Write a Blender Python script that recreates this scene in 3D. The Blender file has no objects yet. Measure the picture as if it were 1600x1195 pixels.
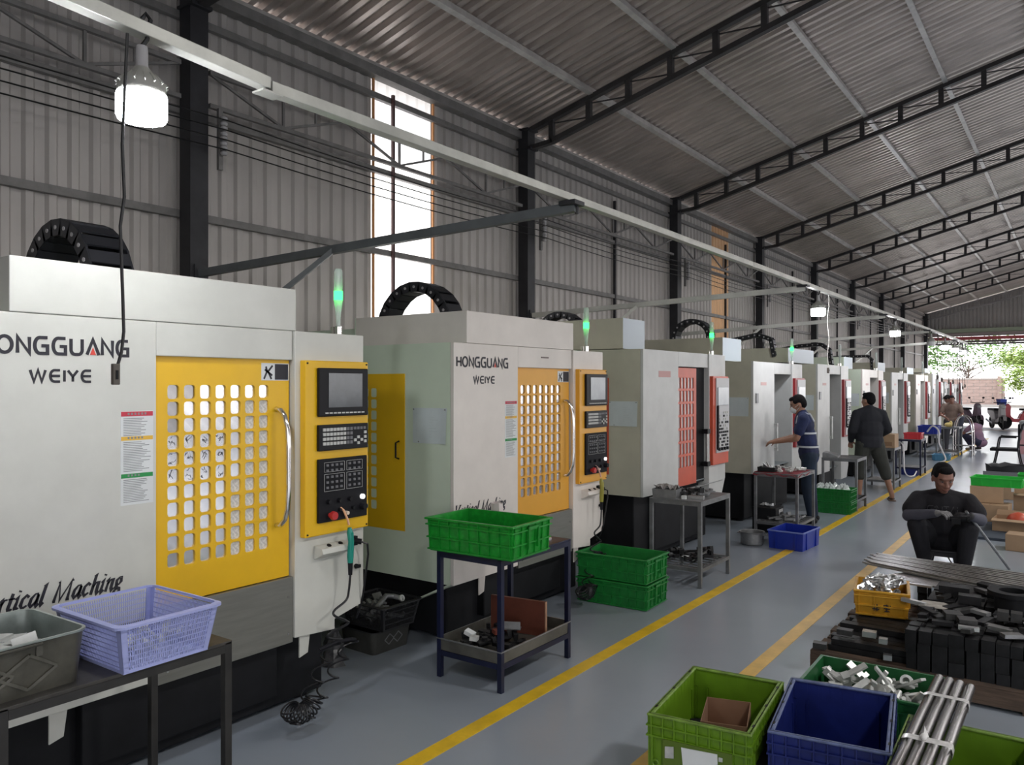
import bpy, math, random
from mathutils import Vector, Matrix, Euler
import mathutils.noise as mnoise

SC = bpy.context.scene
COL = SC.collection
PI = math.pi
R = math.radians

# ------------------------------------------------------------------ camera
cam_d = bpy.data.cameras.new('camera')
cam = bpy.data.objects.new('camera', cam_d)
COL.objects.link(cam)
cam.location = (0.0, 0.0, 1.72)
cam.rotation_euler = (R(90), 0, math.atan2(890, 1240))
cam_d.sensor_fit = 'HORIZONTAL'
cam_d.sensor_width = 36.0
cam_d.lens = 36.0 * 1240 / 1600
cam_d.shift_y = 4.5 / 1600
cam_d.clip_start = 0.05
cam_d.clip_end = 400
SC.camera = cam

# ------------------------------------------------------------------ world, sun, exposure
SC.view_settings.view_transform = 'Standard'
SC.view_settings.look = 'None'
SC.view_settings.gamma = 1.0
SC.view_settings.use_curve_mapping = False
SC.view_settings.exposure = 0.36
W = bpy.data.worlds.new('sky')
SC.world = W
W.use_nodes = True
wn = W.node_tree
wn.nodes.clear()
w_out = wn.nodes.new('ShaderNodeOutputWorld')
w_bg = wn.nodes.new('ShaderNodeBackground')
w_tc = wn.nodes.new('ShaderNodeTexCoord')
w_sep = wn.nodes.new('ShaderNodeSeparateXYZ')
w_rmp = wn.nodes.new('ShaderNodeValToRGB')
w_rmp.color_ramp.elements[0].position = 0.0
w_rmp.color_ramp.elements[0].color = (1.0, 0.97, 0.97, 1)
w_rmp.color_ramp.elements[1].position = 0.7
w_rmp.color_ramp.elements[1].color = (0.72, 0.84, 1.0, 1)
w_bg.inputs['Strength'].default_value = 2.9
wn.links.new(w_tc.outputs['Generated'], w_sep.inputs[0])
wn.links.new(w_sep.outputs['Z'], w_rmp.inputs[0])
wn.links.new(w_rmp.outputs[0], w_bg.inputs['Color'])
wn.links.new(w_bg.outputs[0], w_out.inputs[0])
sun_d = bpy.data.lights.new('sun', 'SUN')
sun_d.energy = 7.0
sun_d.angle = R(1.5)
sun_d.color = (1.0, 0.93, 0.82)
sun = bpy.data.objects.new('sun', sun_d)
COL.objects.link(sun)
sun.rotation_euler = Vector((0.42, -0.55, -0.72)).to_track_quat('-Z', 'Y').to_euler()
try:
    SC.cycles.max_bounces = 8
    SC.cycles.diffuse_bounces = 5
    SC.cycles.caustics_reflective = False
    SC.cycles.caustics_refractive = False
    SC.cycles.sample_clamp_indirect = 6.0
    SC.cycles.use_denoising = True
except Exception:
    pass

# ------------------------------------------------------------------ materials
def mat(name, col, rough=0.5, metal=0.0, var=0.0, vscale=6.0, bump=0.0, bscale=60.0,
        col2=None, spec=0.5, coat=0.0, stretch=None, rvar=0.0, emit=None, estr=0.0, thr=(0.35, 0.7)):
    m = bpy.data.materials.new(name)
    m.use_nodes = True
    nt = m.node_tree
    b = nt.nodes['Principled BSDF']
    c = (col[0], col[1], col[2], 1)
    b.inputs['Base Color'].default_value = c
    b.inputs['Roughness'].default_value = rough
    b.inputs['Metallic'].default_value = metal
    b.inputs['Specular IOR Level'].default_value = spec
    b.inputs['Coat Weight'].default_value = coat
    if emit:
        b.inputs['Emission Color'].default_value = (*emit, 1)
        b.inputs['Emission Strength'].default_value = estr
    src = None
    if var or bump or rvar or col2:
        tc = nt.nodes.new('ShaderNodeTexCoord')
        mp = nt.nodes.new('ShaderNodeMapping')
        nt.links.new(tc.outputs['Object'], mp.inputs[0])
        if stretch:
            mp.inputs['Scale'].default_value = stretch
        src = mp.outputs[0]
    if var or col2:
        nz = nt.nodes.new('ShaderNodeTexNoise')
        nz.inputs['Scale'].default_value = vscale
        nz.inputs['Detail'].default_value = 6
        nz.inputs['Roughness'].default_value = 0.62
        nt.links.new(src, nz.inputs['Vector'])
        rp = nt.nodes.new('ShaderNodeValToRGB')
        if col2:
            rp.color_ramp.elements[0].color = c
            rp.color_ramp.elements[1].color = (*col2, 1)
        else:
            rp.color_ramp.elements[0].color = tuple(max(0, x * (1 - var)) for x in col) + (1,)
            rp.color_ramp.elements[1].color = tuple(min(1, x * (1 + var)) for x in col) + (1,)
        rp.color_ramp.elements[0].position = thr[0]
        rp.color_ramp.elements[1].position = thr[1]
        nt.links.new(nz.outputs['Fac'], rp.inputs[0])
        nt.links.new(rp.outputs[0], b.inputs['Base Color'])
    if rvar:
        n3 = nt.nodes.new('ShaderNodeTexNoise')
        n3.inputs['Scale'].default_value = vscale * 1.7
        n3.inputs['Detail'].default_value = 4
        nt.links.new(src, n3.inputs['Vector'])
        mr = nt.nodes.new('ShaderNodeMapRange')
        mr.inputs['To Min'].default_value = max(0.02, rough - rvar)
        mr.inputs['To Max'].default_value = min(1, rough + rvar)
        nt.links.new(n3.outputs['Fac'], mr.inputs['Value'])
        nt.links.new(mr.outputs[0], b.inputs['Roughness'])
    if bump:
        n2 = nt.nodes.new('ShaderNodeTexNoise')
        n2.inputs['Scale'].default_value = bscale
        n2.inputs['Detail'].default_value = 3
        nt.links.new(src, n2.inputs['Vector'])
        bp = nt.nodes.new('ShaderNodeBump')
        bp.inputs['Strength'].default_value = bump
        bp.inputs['Distance'].default_value = 0.01
        nt.links.new(n2.outputs['Fac'], bp.inputs['Height'])
        nt.links.new(bp.outputs[0], b.inputs['Normal'])
    return m

def clear_mat(name, tint, rough=0.1, alpha=0.35):
    m = bpy.data.materials.new(name)
    m.use_nodes = True
    nt = m.node_tree
    b = nt.nodes['Principled BSDF']
    b.inputs['Base Color'].default_value = (*tint, 1)
    b.inputs['Roughness'].default_value = rough
    b.inputs['Alpha'].default_value = alpha
    return m

def glow_mat(name, col, strength):
    m = bpy.data.materials.new(name)
    m.use_nodes = True
    nt = m.node_tree
    nt.nodes.clear()
    o = nt.nodes.new('ShaderNodeOutputMaterial')
    e = nt.nodes.new('ShaderNodeEmission')
    e.inputs[0].default_value = (*col, 1)
    e.inputs[1].default_value = strength
    nt.links.new(e.outputs[0], o.inputs[0])
    return m

def translucent_mat(name, col, fac=0.85, gloss=0.3):
    m = bpy.data.materials.new(name)
    m.use_nodes = True
    nt = m.node_tree
    nt.nodes.clear()
    o = nt.nodes.new('ShaderNodeOutputMaterial')
    t = nt.nodes.new('ShaderNodeBsdfTranslucent')
    t.inputs[0].default_value = (*col, 1)
    d = nt.nodes.new('ShaderNodeBsdfDiffuse')
    d.inputs[0].default_value = (*col, 1)
    mx = nt.nodes.new('ShaderNodeMixShader')
    mx.inputs[0].default_value = fac
    nt.links.new(d.outputs[0], mx.inputs[1])
    nt.links.new(t.outputs[0], mx.inputs[2])
    nt.links.new(mx.outputs[0], o.inputs[0])
    return m

G = {}
G['white'] = mat('cream painted sheet steel', (0.60, 0.60, 0.55), 0.38, var=0.07, vscale=2.2, rvar=0.06)
G['pink_white'] = mat('off white painted sheet steel', (0.73, 0.68, 0.63), 0.38, var=0.07, vscale=2.2, rvar=0.06)
G['far_white'] = mat('pale grey painted sheet steel', (0.58, 0.585, 0.57), 0.42, var=0.10, vscale=2.0)
G['side_beige'] = mat('beige side sheet steel', (0.55, 0.53, 0.43), 0.45, var=0.12, vscale=1.6)
G['side_green'] = mat('greenish cream side sheet', (0.64, 0.72, 0.59), 0.42, var=0.07, vscale=1.4)
G['yellow'] = mat('yellow enamel', (0.80, 0.47, 0.010), 0.34, var=0.05, vscale=3, rvar=0.05)
G['orange_yellow'] = mat('amber enamel', (0.78, 0.38, 0.035), 0.36, var=0.05, vscale=3)
G['red'] = mat('red orange enamel', (0.62, 0.10, 0.05), 0.4, var=0.10, vscale=3)
G['dark_red'] = mat('dark red enamel', (0.32, 0.03, 0.035), 0.4, var=0.1)
G['grey_panel'] = mat('brushed grey steel panel', (0.22, 0.22, 0.20), 0.42, metal=0.55, var=0.08, vscale=4, stretch=(1, 1, 12))
G['cast'] = mat('dark cast iron base', (0.0085, 0.009, 0.011), 0.65, var=0.3, vscale=5, spec=.25)
G['black'] = mat('black plastic', (0.007, 0.007, 0.009), 0.45, spec=.25)
G['matt_black'] = mat('matt black plastic', (0.011, 0.011, 0.014), 0.65, var=0.15, spec=.2)
G['chain'] = mat('black drag chain plastic', (0.022, 0.023, 0.028), 0.5, var=0.12)
G['chrome'] = mat('polished chrome', (0.78, 0.76, 0.74), 0.16, metal=1.0)
G['steel'] = mat('bare steel', (0.45, 0.45, 0.45), 0.34, metal=0.9, var=0.15, vscale=14)
G['dull_steel'] = mat('dull grey steel', (0.27, 0.275, 0.28), 0.45, metal=0.6, var=0.22, vscale=10)
G['dark_steel'] = mat('black steel stock', (0.014, 0.014, 0.0155), 0.5, spec=.3, metal=0.15, var=0.35, vscale=18, rvar=0.1)
G['bar_steel'] = mat('mill finish steel bar', (0.36, 0.35, 0.34), 0.33, metal=0.85, var=0.25, vscale=9, stretch=(1, 1, 1))
G['bright'] = mat('freshly cut steel', (0.72, 0.73, 0.74), 0.28, metal=0.8, var=0.12, vscale=12)
G['part_white'] = mat('pale machined aluminium', (0.62, 0.63, 0.61), 0.4, metal=0.35, var=0.15, vscale=16)
G['screen'] = mat('dark display glass', (0.10, 0.11, 0.12), 0.12, var=0.15, vscale=6)
G['screen_pale'] = mat('pale display glass', (0.36, 0.39, 0.42), 0.15, var=0.1, vscale=6)
G['key'] = mat('pale grey keycap', (0.55, 0.55, 0.53), 0.5)
G['key_dark'] = mat('dark grey keycap', (0.16, 0.16, 0.17), 0.5)
G['btn_red'] = mat('red mushroom button', (0.50, 0.03, 0.03), 0.35)
G['btn_white'] = mat('lit white push button', (0.9, 0.9, 0.9), 0.3, emit=(1, 1, 1), estr=0.8)
G['ink'] = mat('black lettering ink', (0.018, 0.017, 0.025), 0.5)
G['ink_red'] = mat('red lettering ink', (0.65, 0.06, 0.04), 0.5)
G['paper'] = mat('white paper', (0.72, 0.74, 0.74), 0.7, var=0.04)
G['paper_blue'] = mat('bluish white paper', (0.62, 0.68, 0.70), 0.6, var=0.05)
G['lab_red'] = mat('red label band', (0.55, 0.04, 0.07), 0.5)
G['lab_yel'] = mat('yellow label band', (0.80, 0.48, 0.06), 0.5)
G['lab_grn'] = mat('green label band', (0.02, 0.28, 0.07), 0.5)
G['lab_txt'] = mat('grey small print', (0.25, 0.26, 0.26), 0.6)
G['green_lamp'] = glow_mat('green signal lens glow', (0.02, 1.0, 0.08), 7.0)
G['clear'] = clear_mat('clear acrylic', (0.75, 0.85, 0.80), 0.08, 0.38)
G['bulb_on'] = glow_mat('lit bulb diffuser', (0.93, 0.95, 1.0), 108.0)
G['bulb_off'] = mat('unlit bulb diffuser', (0.75, 0.75, 0.75), 0.3)
G['bulb_body'] = mat('grey bulb housing', (0.35, 0.35, 0.32), 0.45)
G['cord'] = mat('black rubber cord', (0.010, 0.010, 0.012), 0.35)
G['cord_pale'] = mat('pale cord', (0.62, 0.60, 0.55), 0.5)
G['struct'] = mat('dark painted structural steel', (0.028, 0.028, 0.033), 0.55, var=0.25, vscale=6)
G['rafter'] = mat('dark brown grey truss paint', (0.045, 0.042, 0.044), 0.55, var=0.3, vscale=7)
G['purlin'] = mat('galvanised purlin', (0.66, 0.64, 0.62), 0.38, metal=0.3, var=0.18, vscale=5)
G['rail'] = mat('galvanised lamp rail', (0.50, 0.50, 0.46), 0.4, metal=0.3, var=0.15, vscale=4)
G['girt'] = mat('grey girt steel', (0.22, 0.21, 0.205), 0.5, var=0.2)
G['wall'] = mat('grey corrugated wall sheet', (0.57, 0.535, 0.51), 0.5, metal=0.15, var=0.13, vscale=1.3, stretch=(1, 1, .35))
G['roof'] = mat('galvanised roof sheet', (0.60, 0.53, 0.49), 0.32, metal=0.5, var=0.2, vscale=2.4, stretch=(.5, 3, 1))
G['strip'] = translucent_mat('white translucent sheet', (0.93, 0.92, 0.90), 0.8)
G['strip_amber'] = translucent_mat('orange-lit translucent sheet', (0.55, 0.36, 0.22), 0.10)  # orange glow of the lit sheet is put into its colour
G['strip_edge'] = mat('amber sealant edge', (0.75, 0.35, 0.15), 0.6)
G['porcelain'] = mat('glazed porcelain', (0.42, 0.41, 0.42), 0.2)
G['line'] = mat('worn yellow floor paint', (0.82, 0.52, 0.02), 0.4, var=0.14, vscale=7)
G['line_pale'] = mat('faded amber floor paint', (0.76, 0.48, 0.12), 0.4, var=0.15, vscale=6)
G['cardboard'] = mat('brown cardboard', (0.42, 0.28, 0.17), 0.75, var=0.08, vscale=5)
G['cardboard_in'] = mat('darker cardboard inside', (0.30, 0.19, 0.11), 0.8, var=0.08)
G['wood'] = mat('weathered pallet timber', (0.10, 0.065, 0.045), 0.75, var=0.45, vscale=5, stretch=(1, 9, 9), bump=0.3)
G['plywood'] = mat('brown plywood', (0.13, 0.035, 0.02), 0.55, var=0.25, vscale=4)
G['ply_edge'] = mat('pale plywood edge', (0.36, 0.20, 0.12), 0.7, var=0.2)

# ------------------------------------------------------------------ mesh helper
class MB:
    def __init__(s):
        s.v = []; s.f = []; s.m = []; s.cm = 0
    def mi(s, i): s.cm = i; return s
    def add(s, vs, fs):
        o = len(s.v)
        s.v += [tuple(p) for p in vs]
        for f in fs:
            s.f.append(tuple(o + i for i in f)); s.m.append(s.cm)
        return s
    def box(s, x0, x1, y0, y1, z0, z1, M=None):
        if x0 > x1: x0, x1 = x1, x0
        if y0 > y1: y0, y1 = y1, y0
        if z0 > z1: z0, z1 = z1, z0
        p = [(x0, y0, z0), (x1, y0, z0), (x1, y1, z0), (x0, y1, z0), (x0, y0, z1), (x1, y0, z1), (x1, y1, z1), (x0, y1, z1)]
        if M is not None: p = [M @ Vector(q) for q in p]
        return s.add(p, [(0, 3, 2, 1), (4, 5, 6, 7), (0, 1, 5, 4), (1, 2, 6, 5), (2, 3, 7, 6), (3, 0, 4, 7)])
    def cb(s, c, d, M=None):
        return s.box(c[0] - d[0] / 2, c[0] + d[0] / 2, c[1] - d[1] / 2, c[1] + d[1] / 2, c[2] - d[2] / 2, c[2] + d[2] / 2, M)
    def bar(s, p0, p1, w, h, up=(0, 0, 1)):
        p0 = Vector(p0); p1 = Vector(p1); d = (p1 - p0)
        L = d.length
        if L < 1e-6: return s
        d.normalize(); u = Vector(up)
        if abs(d.dot(u)) > 0.98: u = Vector((0, 1, 0)) if abs(d.y) < .9 else Vector((1, 0, 0))
        a = d.cross(u).normalized(); b = a.cross(d).normalized()
        ps = []
        for q in (p0, p1):
            for (i, j) in ((-1, -1), (1, -1), (1, 1), (-1, 1)):
                ps.append(q + a * (i * w / 2) + b * (j * h / 2))
        return s.add(ps, [(0, 3, 2, 1), (4, 5, 6, 7), (0, 1, 5, 4), (1, 2, 6, 5), (2, 3, 7, 6), (3, 0, 4, 7)])
    def cyl(s, p0, p1, r0, r1=None, n=12, caps=True):
        if r1 is None: r1 = r0
        p0 = Vector(p0); p1 = Vector(p1); d = (p1 - p0).normalized()
        u = Vector((0, 0, 1)) if abs(d.z) < .95 else Vector((1, 0, 0))
        a = d.cross(u).normalized(); b = d.cross(a).normalized()
        vs = []
        for q, r in ((p0, r0), (p1, r1)):
            for i in range(n):
                t = 2 * PI * i / n
                vs.append(q + a * (r * math.cos(t)) + b * (r * math.sin(t)))
        fs = [(i, i + n, (i + 1) % n + n, (i + 1) % n) for i in range(n)]
        if caps: fs += [tuple(range(n)), tuple(range(2 * n - 1, n - 1, -1))]
        return s.add(vs, fs)
    def tube(s, pts, r, n=8, caps=True, radii=None):
        pts = [Vector(p) for p in pts]
        N = len(pts); fr = None; vs = []
        for i, p in enumerate(pts):
            d = (pts[min(i + 1, N - 1)] - pts[max(i - 1, 0)]).normalized()
            if fr is None:
                u = Vector((0, 0, 1)) if abs(d.z) < .9 else Vector((1, 0, 0))
                a = d.cross(u).normalized()
            else:
                a = (fr - d * fr.dot(d)).normalized()
            fr = a; b = d.cross(a)
            rr = radii[i] if radii else r
            for k in range(n):
                t = 2 * PI * k / n
                vs.append(p + a * (rr * math.cos(t)) + b * (rr * math.sin(t)))
        fs = []
        for i in range(N - 1):
            for k in range(n):
                fs.append((i * n + k, i * n + (k + 1) % n, (i + 1) * n + (k + 1) % n, (i + 1) * n + k))
        if caps: fs += [tuple(range(n - 1, -1, -1)), tuple((N - 1) * n + k for k in range(n))]
        return s.add(vs, fs)
    def lathe(s, prof, n=16, M=None, c=(0, 0, 0)):
        vs = []; N = len(prof)
        for r, z in prof:
            for k in range(n):
                t = 2 * PI * k / n
                p = Vector((c[0] + r * math.cos(t), c[1] + r * math.sin(t), c[2] + z))
                vs.append(M @ p if M is not None else p)
        fs = []
        for i in range(N - 1):
            for k in range(n):
                fs.append((i * n + k, i * n + (k + 1) % n, (i + 1) * n + (k + 1) % n, (i + 1) * n + k))
        if prof[0][0] > 1e-4: fs.append(tuple(range(n - 1, -1, -1)))
        if prof[-1][0] > 1e-4: fs.append(tuple((N - 1) * n + k for k in range(n)))
        return s.add(vs, fs)
    def ell(s, c, r, M=None, nu=14, nv=9):
        vs = []; fs = []
        c = Vector(c)
        for j in range(nv + 1):
            ph = PI * j / nv
            for i in range(nu):
                t = 2 * PI * i / nu
                p = Vector((r[0] * math.sin(ph) * math.cos(t), r[1] * math.sin(ph) * math.sin(t), r[2] * math.cos(ph)))
                if M is not None: p = M @ p
                vs.append(c + p)
        for j in range(nv):
            for i in range(nu):
                fs.append((j * nu + i, (j + 1) * nu + i, (j + 1) * nu + (i + 1) % nu, j * nu + (i + 1) % nu))
        return s.add(vs, fs)
    def prism(s, poly, t0, t1, axis='x'):
        n = len(poly); vs = []
        for t in (t0, t1):
            for a, b in poly:
                vs.append((t, a, b) if axis == 'x' else ((a, t, b) if axis == 'y' else (a, b, t)))
        fs = [tuple(range(n)), tuple(range(2 * n - 1, n - 1, -1))]
        fs += [(i, i + n, (i + 1) % n + n, (i + 1) % n) for i in range(n)]
        return s.add(vs, fs)
    def xf(s, M):
        s.v = [tuple(M @ Vector(p)) for p in s.v]; return s
    def mesh(s, name, mats, smooth=False, fixn=False):
        me = bpy.data.meshes.new(name)
        me.from_pydata(s.v, [], s.f)
        if not isinstance(mats, (list, tuple)): mats = [mats]
        for m in mats: me.materials.append(m)
        if len(mats) > 1: me.polygons.foreach_set('material_index', s.m)
        me.update()
        if fixn:
            import bmesh
            b = bmesh.new(); b.from_mesh(me)
            bmesh.ops.recalc_face_normals(b, faces=b.faces); b.to_mesh(me); b.free()
        if smooth:
            me.polygons.foreach_set('use_smooth', [True] * len(me.polygons))
            me.set_sharp_from_angle(angle=R(38))
        return me
    def build(s, name, mats, parent=None, smooth=False, bevel=0, loc=None, rot=None, fixn=False):
        return obj(name, s.mesh(name, mats, smooth, fixn), parent, bevel, loc, rot)

def obj(name, me, parent=None, bevel=0, loc=None, rot=None):
    o = bpy.data.objects.new(name, me)
    COL.objects.link(o)
    if parent is not None: o.parent = parent
    if loc is not None: o.location = loc
    if rot is not None: o.rotation_euler = rot
    if bevel:
        b = o.modifiers.new('bevel', 'BEVEL')
        b.width = bevel; b.segments = 2; b.limit_method = 'ANGLE'; b.angle_limit = R(35)
    return o

def tag(o, label=None, cat=None, group=None, kind=None):
    if label: o['label'] = label
    if cat: o['category'] = cat
    if group: o['group'] = group
    if kind: o['kind'] = kind
    return o

def thing(name, label, cat, loc=(0, 0, 0), rz=0.0, group=None):
    o = bpy.data.objects.new(name, None)
    COL.objects.link(o)
    o.empty_display_size = 0.1
    o.location = loc; o.rotation_euler = (0, 0, rz)
    return tag(o, label, cat, group)

def kids(o):
    return [c for c in ALLKIDS.get(o, [])] if False else list(o.children)

def copy_tree(o, parent=None, chs=None):
    c = o.copy(); COL.objects.link(c)
    if parent is not None: c.parent = parent
    for ch in list(o.children): copy_tree(ch, c)
    return c

def lerp(a, b, t): return a + (b - a) * t
ORD = ['first', 'second', 'third', 'fourth', 'fifth', 'sixth', 'seventh', 'eighth', 'ninth', 'tenth', 'eleventh', 'twelfth', 'thirteenth', 'fourteenth']
# ================================================================== THE SETTING
WX = -6.0                 # plane of the left wall
EZ = 5.05                 # eaves height
SL = 0.262                # roof slope
RX = 5.0                  # ridge
COLY = [3.72, 8.46, 13.10, 17.65, 22.1, 26.5, 30.9, 35.1, 40.9]
YB, YF = -5.0, 41.6

def roofz(x): return EZ + SL * ((x - WX) if x < RX else (2 * RX - x - WX))

# floor
fl = MB().box(-6.15, 16.3, YB, 35.0, -0.12, 0.0)
mfl = mat('blue grey epoxy floor', (0.30, 0.335, 0.385), 0.25, var=0.05, vscale=0.7, rvar=0.04, spec=0.5)
floor = fl.build('floor', mfl); tag(floor, kind='structure')
MB().box(-1.70, -1.605, -0.5 + 0.5, 30, 0.0, 0.003).build('floor_line', G['line'], None)
bpy.data.objects['floor_line'].parent = floor
o = MB()
o.box(-0, 0.0, 0, 0, 0, 0)
l2 = MB().box(-1.66 + 0.0, -1.57, 0.0, 12.0, 0.0, 0.003)
bpy.data.objects['floor_line'].data = MB().box(-2.52, -2.43, 0.0, 30.0, 0.0, 0.003).mesh('floor_line', G['line'])
l2.build('floor_line', G['line_pale'], floor)
MB().box(-6.15, 12, 35.0, 36.5, -0.12, -0.01).build('threshold', mat('pale worn threshold tiles', (0.50, 0.45, 0.44), 0.5, var=0.1), floor)
ground = MB().box(-90, 90, 36.5, 150, -0.16, -0.04).box(-90, -6.4, -60, 36.5, -0.16, -0.04).box(16.6, 90, -60, 36.5, -0.16, -0.04).box(-6.4, 16.6, -60, -5.3, -0.16, -0.04)
gr = ground.build('ground', mat('sunlit concrete yard', (0.33, 0.31, 0.295), 0.8, var=0.08, vscale=0.3)); tag(gr, kind='structure')

# corrugated sheets
def corrugated(width, z0, z1, period, depth, vertical=True):
    """profile along local y, sheet extends along z"""
    m = MB(); n = round(width / period); pts = []
    for i in range(n):
        y = i * period
        pts += [(0, y), (0, y + period * .42), (depth, y + period * .55), (depth, y + period * .87)]
    pts.append((0, width))
    vs = [(x, y, z0) for x, y in pts] + [(x, y, z1) for x, y in pts]
    k = len(pts)
    m.add(vs, [(i, i + 1, i + 1 + k, i + k) for i in range(k - 1)])
    return m

SW = 0.93
wall = bpy.data.objects.new('wall_left', None); COL.objects.link(wall); tag(wall, kind='structure')
sheet_me = corrugated(SW + 0.0, 0.0, EZ - 0.07, 0.155, 0.026).mesh('wall_sheet', G['wall'])
strips = {0: (5.84, 6.76), 1: (15.32, 16.1)}
ys = []
y = 5.84 - SW * 12
while y < 41.3:
    ys.append(y); y += SW
for y in ys:
    if abs(y - 5.84) < 0.05: continue
    if abs(y - 15.14) < 0.05:      # amber sheet
        sh = corrugated(SW, 0.0, EZ - 0.07, 0.155, 0.026).build('translucent_sheet', G['strip_amber'], wall, loc=(WX, y, 0))
        tag(sh, 'amber translucent wall sheet')
        continue
    obj('wall_sheet', sheet_me, wall, loc=(WX, y, 0))
win = bpy.data.objects.new('window_1', None); COL.objects.link(win); tag(win, kind='structure')
win.location = (WX, 5.84, 0)
corrugated(SW, 1.2, EZ - 0.07, 0.155, 0.02).build('translucent_sheet', G['strip'], win)
MB().box(.03, .05, -.012, .012, 1.2, EZ - .02).box(.03, .05, SW - .012, SW + .012, 1.2, EZ - .02).build('edge_seal', G['strip_edge'], win)
MB().box(0, .03, 0, SW, 0, 1.2).build('kick_panel', G['wall'], win)
MB().box(.08, .11, .22, .25, 1.2, 4.78).build('mullion', mat('brown steel mullion', (0.10, 0.05, 0.05), 0.6), win)

# girts
for gz in (1.2, 2.15, 3.11, 3.95, 4.72):
    MB().box(WX + .03, WX + .08, YB, 41.3, gz - .03, gz + .03).build('girt', G['girt'], wall)
MB().box(WX + .02, WX + .14, YB, 41.3, EZ - .15, EZ - .06).build('eaves_beam', G['girt'], wall)
for y in (11.0, 16.0 - .25, 20.4, 24.9, 29.5, 33.8, 38.4):
    MB().box(WX + .05, WX + .09, y, y + .035, 1.0, 4.6).build('wall_stud', G['struct'], wall)

# roof = ceiling
ceil = bpy.data.objects.new('ceiling', None); COL.objects.link(ceil); tag(ceil, kind='structure')
th = math.atan(SL)
Ls = (RX - (WX - .45)) / math.cos(th)
RW = 0.93
def roof_sheet():
    m = MB(); per = 0.155; dep = 0.048; pts = []
    n = round(RW / per)
    for i in range(n):
        y = i * per
        pts += [(y, 0), (y + per * .38, 0), (y + per * .50, dep), (y + per * .88, dep)]
    pts.append((RW, 0))
    k = len(pts)
    vs = [(0, a, b) for a, b in pts] + [(Ls, a, b) for a, b in pts]
    m.add(vs, [(i, i + 1, i + 1 + k, i + k) for i in range(k - 1)])
    return m
rs = roof_sheet().mesh('roof_sheet', G['roof'])
x0 = WX - .45
y = YB - .3
while y < YF + .5:
    obj('roof_sheet', rs, ceil, loc=(x0, y, roofz(x0) + .015), rot=(0, -th, 0))
    obj('roof_sheet', rs, ceil, loc=(2 * RX - x0, y + RW, roofz(x0) + .015), rot=(0, -th, PI))
    y += RW
k = 0
px = WX + .03
while px < 2 * RX - WX:
    z = roofz(px)
    a = -th if px < RX else th
    MB().box(-.03, .03, YB, YF, -.085, -.008).build('purlin', G['purlin'], ceil, loc=(px, 0, z + .01), rot=(0, a, 0))
    px += 1.085

# columns and trusses
def col_label(i): return '%s black steel column from the left along the corrugated wall' % ORD[i]
for i, y in enumerate(COLY):
    o = thing('steel_column', col_label(i), 'column', (WX + .16, y, 0))
    w = .16 if i < 8 else .26
    MB().box(-.075, .075, -w / 2, w / 2, 0.02, EZ - .02).build('post', G['struct'], o)
    MB().box(-.14, .14, -w / 2 - .06, w / 2 + .06, 0, .02).build('base_plate', G['struct'], o)
    MB().box(-.10, .12, -w / 2 - .01, w / 2 + .01, EZ - .30, EZ - .27).box(-.10, .12, -w / 2 - .01, w / 2 + .01, EZ - .06, EZ - .04).build('cap_plate', G['struct'], o)
TD = 0.285
def truss(y, label):
    o = thing('roof_truss', label, 'roof truss', (WX + .1, y, EZ))
    span = RX - WX - .1
    zt = lambda x: SL * (x + .1) - .10
    w = .075
    MB().bar((0, 0, zt(0)), (span, 0, zt(span)), w, .06).build('top_chord', G['rafter'], o)
    mb = MB(); mb.bar((.45, 0, zt(.45) - TD), (span, 0, zt(span) - TD), w, .06); mb.bar((0, 0, zt(.1) - TD + .05), (.47, 0, zt(.45) - TD), w, .055)
    mb.build('bottom_chord', G['rafter'], o)
    MB().bar((0.03, 0, zt(0)), (0.03, 0, zt(0) - TD + .05), w, .06).build('end_post', G['rafter'], o)
    x = .45; j = 0
    while x < span:
        MB().box(x - .033, x + .033, -.03, .03, zt(x) - TD, zt(x)).build('web_plate', G['rafter'], o)
        if x + .54 < span:
            MB().bar((x + .03, 0, zt(x) - .06), (x + .51, 0, zt(x + .54) - TD + .06), .014, .014).build('web_rod', G['rafter'], o)
        x += .54; j += 1
    # the other slope, far to the right
    mb = MB()
    X1 = 2 * RX - 2 * WX - .2 - 0.0
    mb.bar((span, 0, zt(span)), (2 * span, 0, zt(0)), w, .06).bar((span, 0, zt(span) - TD), (2 * span, 0, zt(0) - TD), w, .06)
    n = 18
    for q in range(n):
        xx = span + span * (q + .5) / n
        zz = zt(2 * span - xx)
        mb.bar((xx, 0, zz - TD), (xx, 0, zz), .06, .06)
    mb.build('far_half', G['rafter'], o)
    return o
for i, y in enumerate(COLY[:-1]):
    truss(y, '%s dark roof truss from the camera, resting on the %s wall column' % (ORD[i], ORD[i]))

# lattice girders along the wall
def lattice(y0, y1, label):
    o = thing('lattice_girder', label, 'girder', (WX + .17, y0, 4.02))
    L = y1 - y0
    MB().bar((0, 0, 0), (0, L, 0), .04, .035).build('bottom_chord', G['girt'], o)
    MB().bar((0, 0, .27), (0, L, .27), .04, .035).build('top_chord', G['girt'], o)
    n = max(3, round(L / 1.35)); s = L / n
    for k in range(n):
        a = k * s
        MB().bar((0, a + .02, .26), (0, a + s * .5, .01), .022, .022).build('diagonal', G['girt'], o)
        MB().bar((0, a + s * .5, .01), (0, a + s - .02, .26), .022, .022).build('diagonal', G['girt'], o)
        MB().bar((0, a + s * .5, .0), (0, a + s * .5, .27), .022, .022).build('upright', G['girt'], o)
        MB().bar((0, a + s * .75, .14), (0, a + s * .75, .27), .018, .018).build('upright', G['girt'], o)
ends = [-1.0] + COLY
for i in range(len(ends) - 1):
    lattice(ends[i] + .13, ends[i + 1] - .13,
            'grey zigzag lattice girder on the wall %s' % ('left of the first column' if i == 0 else 'between the %s and %s columns from the left' % (ORD[i - 1], ORD[i])))

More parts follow.
